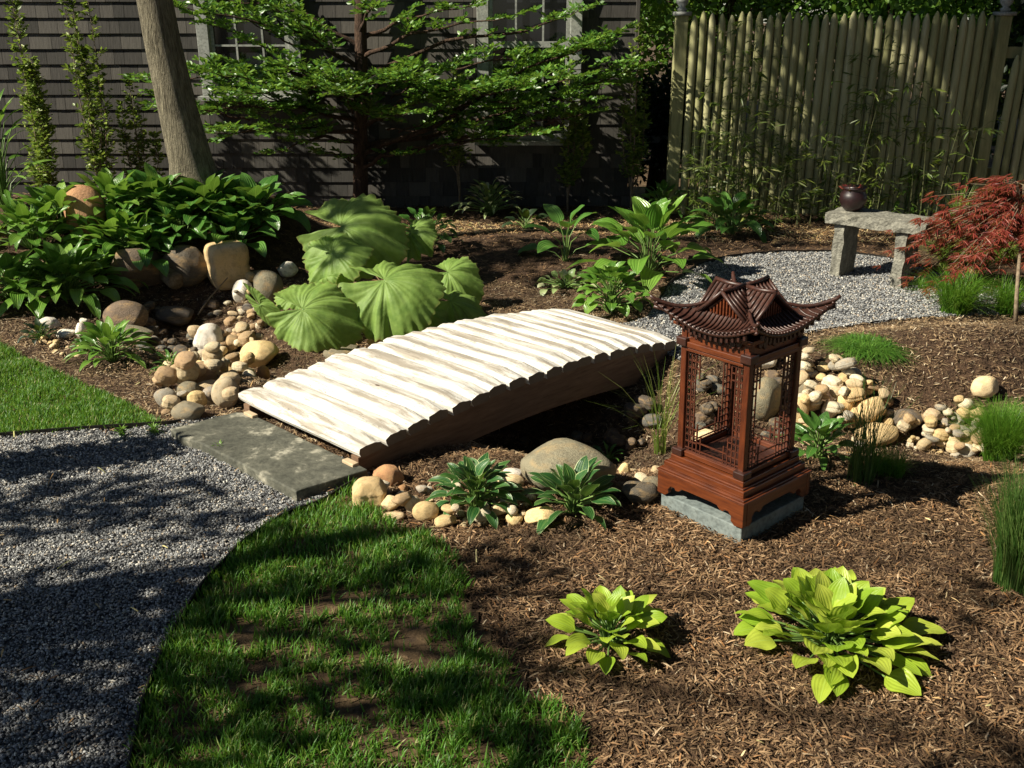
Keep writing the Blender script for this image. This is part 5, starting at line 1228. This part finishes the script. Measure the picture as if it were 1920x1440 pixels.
for i, (x, y) in enumerate([(-6, 24), (-1, 22), (4, 22), (9, 20), (14, 19), (8, 15), (11, 11)]):
    bush('distant_tree', ['tall dense tree far behind the house, leftmost', 'tall dense tree behind the house roof', 'tall dense tree far beyond the fence centre', 'tall tree far beyond the right fence', 'outermost tall tree far right', 'mid distance tree beyond right fence', 'tree beyond the far right end of fence'][i], x, y, 3.2, 3.4, 7000, .26, M['darkleaf'] if i != 2 else M['bgleaf'])

# ------------------------------------------------------------------ unseen trees, shaped or added to throw shade and cover sky
L3 = np.array(Ldir)
def shade_tree(label, trunk, patches, size=.085, dens=1.0, m='bgleaf'):
    t_ = thing('shade_tree', label, 'tree', (trunk[0], trunk[1], 0)); o_ = (trunk[0], trunk[1], 0); cs = []
    for (p, t2, r, k) in patches:
        c = np.array(p)-L3*t2; cs.append((*c, r, k))  # crown clump placed up the sun line to throw its listed shade patch
    top = max(c[2] for c in cs); b = MB(); b.tube([(trunk[0], trunk[1], -.3), (trunk[0]+.05, trunk[1], top*.5), (trunk[0]-.05, trunk[1]+.05, top)], [.13, .09, .04], 10)
    for c in cs: 
        h0 = np.array((trunk[0], trunk[1], c[2]*.72)); e = np.array(c[:3]); b.tube([h0, (h0+e)/2+np.array((0, 0, .1)), e], [.03, .018, .006], 5, False)
    b.build('trunk', M['bark'], t_, True, o_); lf = MB()
    for c in cs:
        n = int(math.pi*c[3]**2*c[4]*dens*2.6/(size*size*.38)); d = rng.normal(size=(n, 3)); d /= np.linalg.norm(d, axis=1)[:, None]
        Pp = np.array(c[:3])+d*(c[3]*rng.uniform(.1, 1, n)**.5)[:, None]; leaves(lf, Pp, rng.normal(size=(n, 3)), rng.uniform(size*.6, size*1.3, n), 1.3, 1.0)
    lf.build('crown', M[m], t_, False, o_)
def g_(u, v): x, y = at(u, v); return (x, y, 0)
shade_tree('unseen young tree left of the gravel path, its shade over gravel and lawn', (-4.6, 1.5), [
    (g_(60, 960), 3.6, .26, .9), (g_(250, 955), 3.9, .22, .8), (g_(420, 985), 4.2, .16, .7), (g_(40, 1160), 3.8, .30, .8), (g_(210, 1150), 4.1, .2, .6), (g_(120, 1330), 4.0, .28, .9), (g_(260, 1420), 4.3, .22, .8),
    (g_(520, 1090), 4.3, .12, .4), (g_(640, 1040), 4.6, .14, .6), (g_(770, 1090), 4.8, .13, .6), (g_(870, 1190), 4.9, .14, .8), (g_(700, 1210), 4.7, .10, .4), (g_(540, 1290), 4.4, .16, .45), (g_(930, 1300), 5.0, .14, .9),
    (g_(790, 1300), 4.8, .16, .6), (g_(620, 1400), 4.6, .14, .5), (g_(400, 1150), 4.3, .10, .5), (g_(420, 1350), 4.3, .14, .45), (g_(1010, 1410), 5.0, .12, .9), (g_(900, 1060), 5.0, .14, .7), (g_(1000, 1080), 5.1, .1, .5), (g_(560, 1010), 4.3, .10, .8), (g_(1850, 1120), 6.0, .12, .5), (g_(1840, 1400), 6.0, .16, .5), (g_(1020, 1180), 5.2, .08, .4)])
shade_tree('unseen taller tree left of the berm, its shade over the bed behind the bridge', (-6.2, 4.6), [
    ((-.4, 6.6, .1), 6.2, .42, .9), ((.1, 7.0, .1), 6.6, .4, .9), ((-.5, 6.0, 0), 6.0, .22, .8), ((.35, 6.3, 0), 6.6, .2, .6), ((-2.3, 5.85, -.1), 5.0, .22, .9), ((1.9, 7.6, 0), 7.4, .4, .8), ((2.9, 7.7, 0), 7.9, .35, .7),
    ((2.72, 8.7, 1.2), 8.6, .15, 1.8), ((2.95, 8.7, 1.05), 8.7, .24, 3), ((3.2, 8.7, .85), 8.9, .30, 3), ((3.45, 8.7, .6), 9.0, .32, 3), ((3.7, 8.7, .35), 9.2, .36, 3), ((3.15, 8.7, .35), 9.0, .2, 1.6), ((2.5, 8.7, .35), 8.8, .24, 1.4), ((4.2, 8.7, .3), 9.4, .24, 1.6), ], .10)
# unseen shrub added to throw the band of shade across the gravel
tsh = thing('shade_shrub', 'unseen narrow shrub added to cast the shade band over path and slab', 'shrub', (-2.75, 3.28, 0))
crown_cloud(tsh, (-2.75, 3.28, 0), [(-2.75, 3.28, .25+.2*i, .15) for i in range(5)], 2600, .05, M['hostadark'], 'foliage', 1.2)
for i, (x, y, z, r_) in enumerate([(-11, 2, 1.4, 1.5), (-11.5, 6.5, 1.4, 1.5), (-9, -3, 2.4, 2.4), (-4, -6, 4, 3.2), (2, -6.5, 4.2, 3.2), (7, -4, 4, 3), (9, 1, 4, 3), (9.5, 6, 3.8, 3)]):  # unseen trees added around the garden to lower the sky light
    bush('skyblock_tree', ['added low tree out of sight to the left', 'added low tree out of sight beyond the berm end', 'added low tree behind left of the viewer', 'added tall tree behind the viewer, left one', 'added tall tree behind the viewer, right one', 'added tall tree behind right of the viewer', 'added tall tree out of sight to the right', 'added tall tree out of sight beyond the bench'][i], x, y, z, r_, 6000, .24, M['darkleaf'])

big = thing('skyblock_canopy', 'great tree added behind the viewer to cover the sky over the garden', 'tree', (4.2, -2.2, 0))  # overhead canopy added to hold back sky light
b = MB(); b.tube([(4.2, -2.2, -.4), (4.1, -2.0, 3), (3.6, -1.2, 6.5), (2.5, 1.0, 8.3)], [.4, .32, .25, .12], 14); cs = []
for i in range(44):
    x, y = U(-4.0, 9.0), U(-8, 8.5); z = U(8.0, 10.2); cs.append((x, y, z, U(1.3, 1.9)))
    b.tube([(3.6, -1.2, 6.5), ((x+3.6)/2, (y-1.2)/2, z-.3), (x, y, z)], [.12, .07, .02], 6)
b.build('trunk', M['bark'], big, True, (4.2, -2.2, 0)); crown_cloud(big, (4.2, -2.2, 0), cs, 52000, .26, M['darkleaf'], flat=.4)
for i, (x, y) in enumerate([(11, 2), (11, 9), (3, 17), (-4, 17)]):  # towering trees added to close off more of the sky
    bush('skyblock_tall_tree', ['added towering tree out of sight to the right', 'added towering tree out of sight beyond the fence end', 'added towering tree behind the house right part', 'added towering tree behind the house left part'][i], x, y, 7.5, 4.5, 7000, .4, M['darkleaf'])
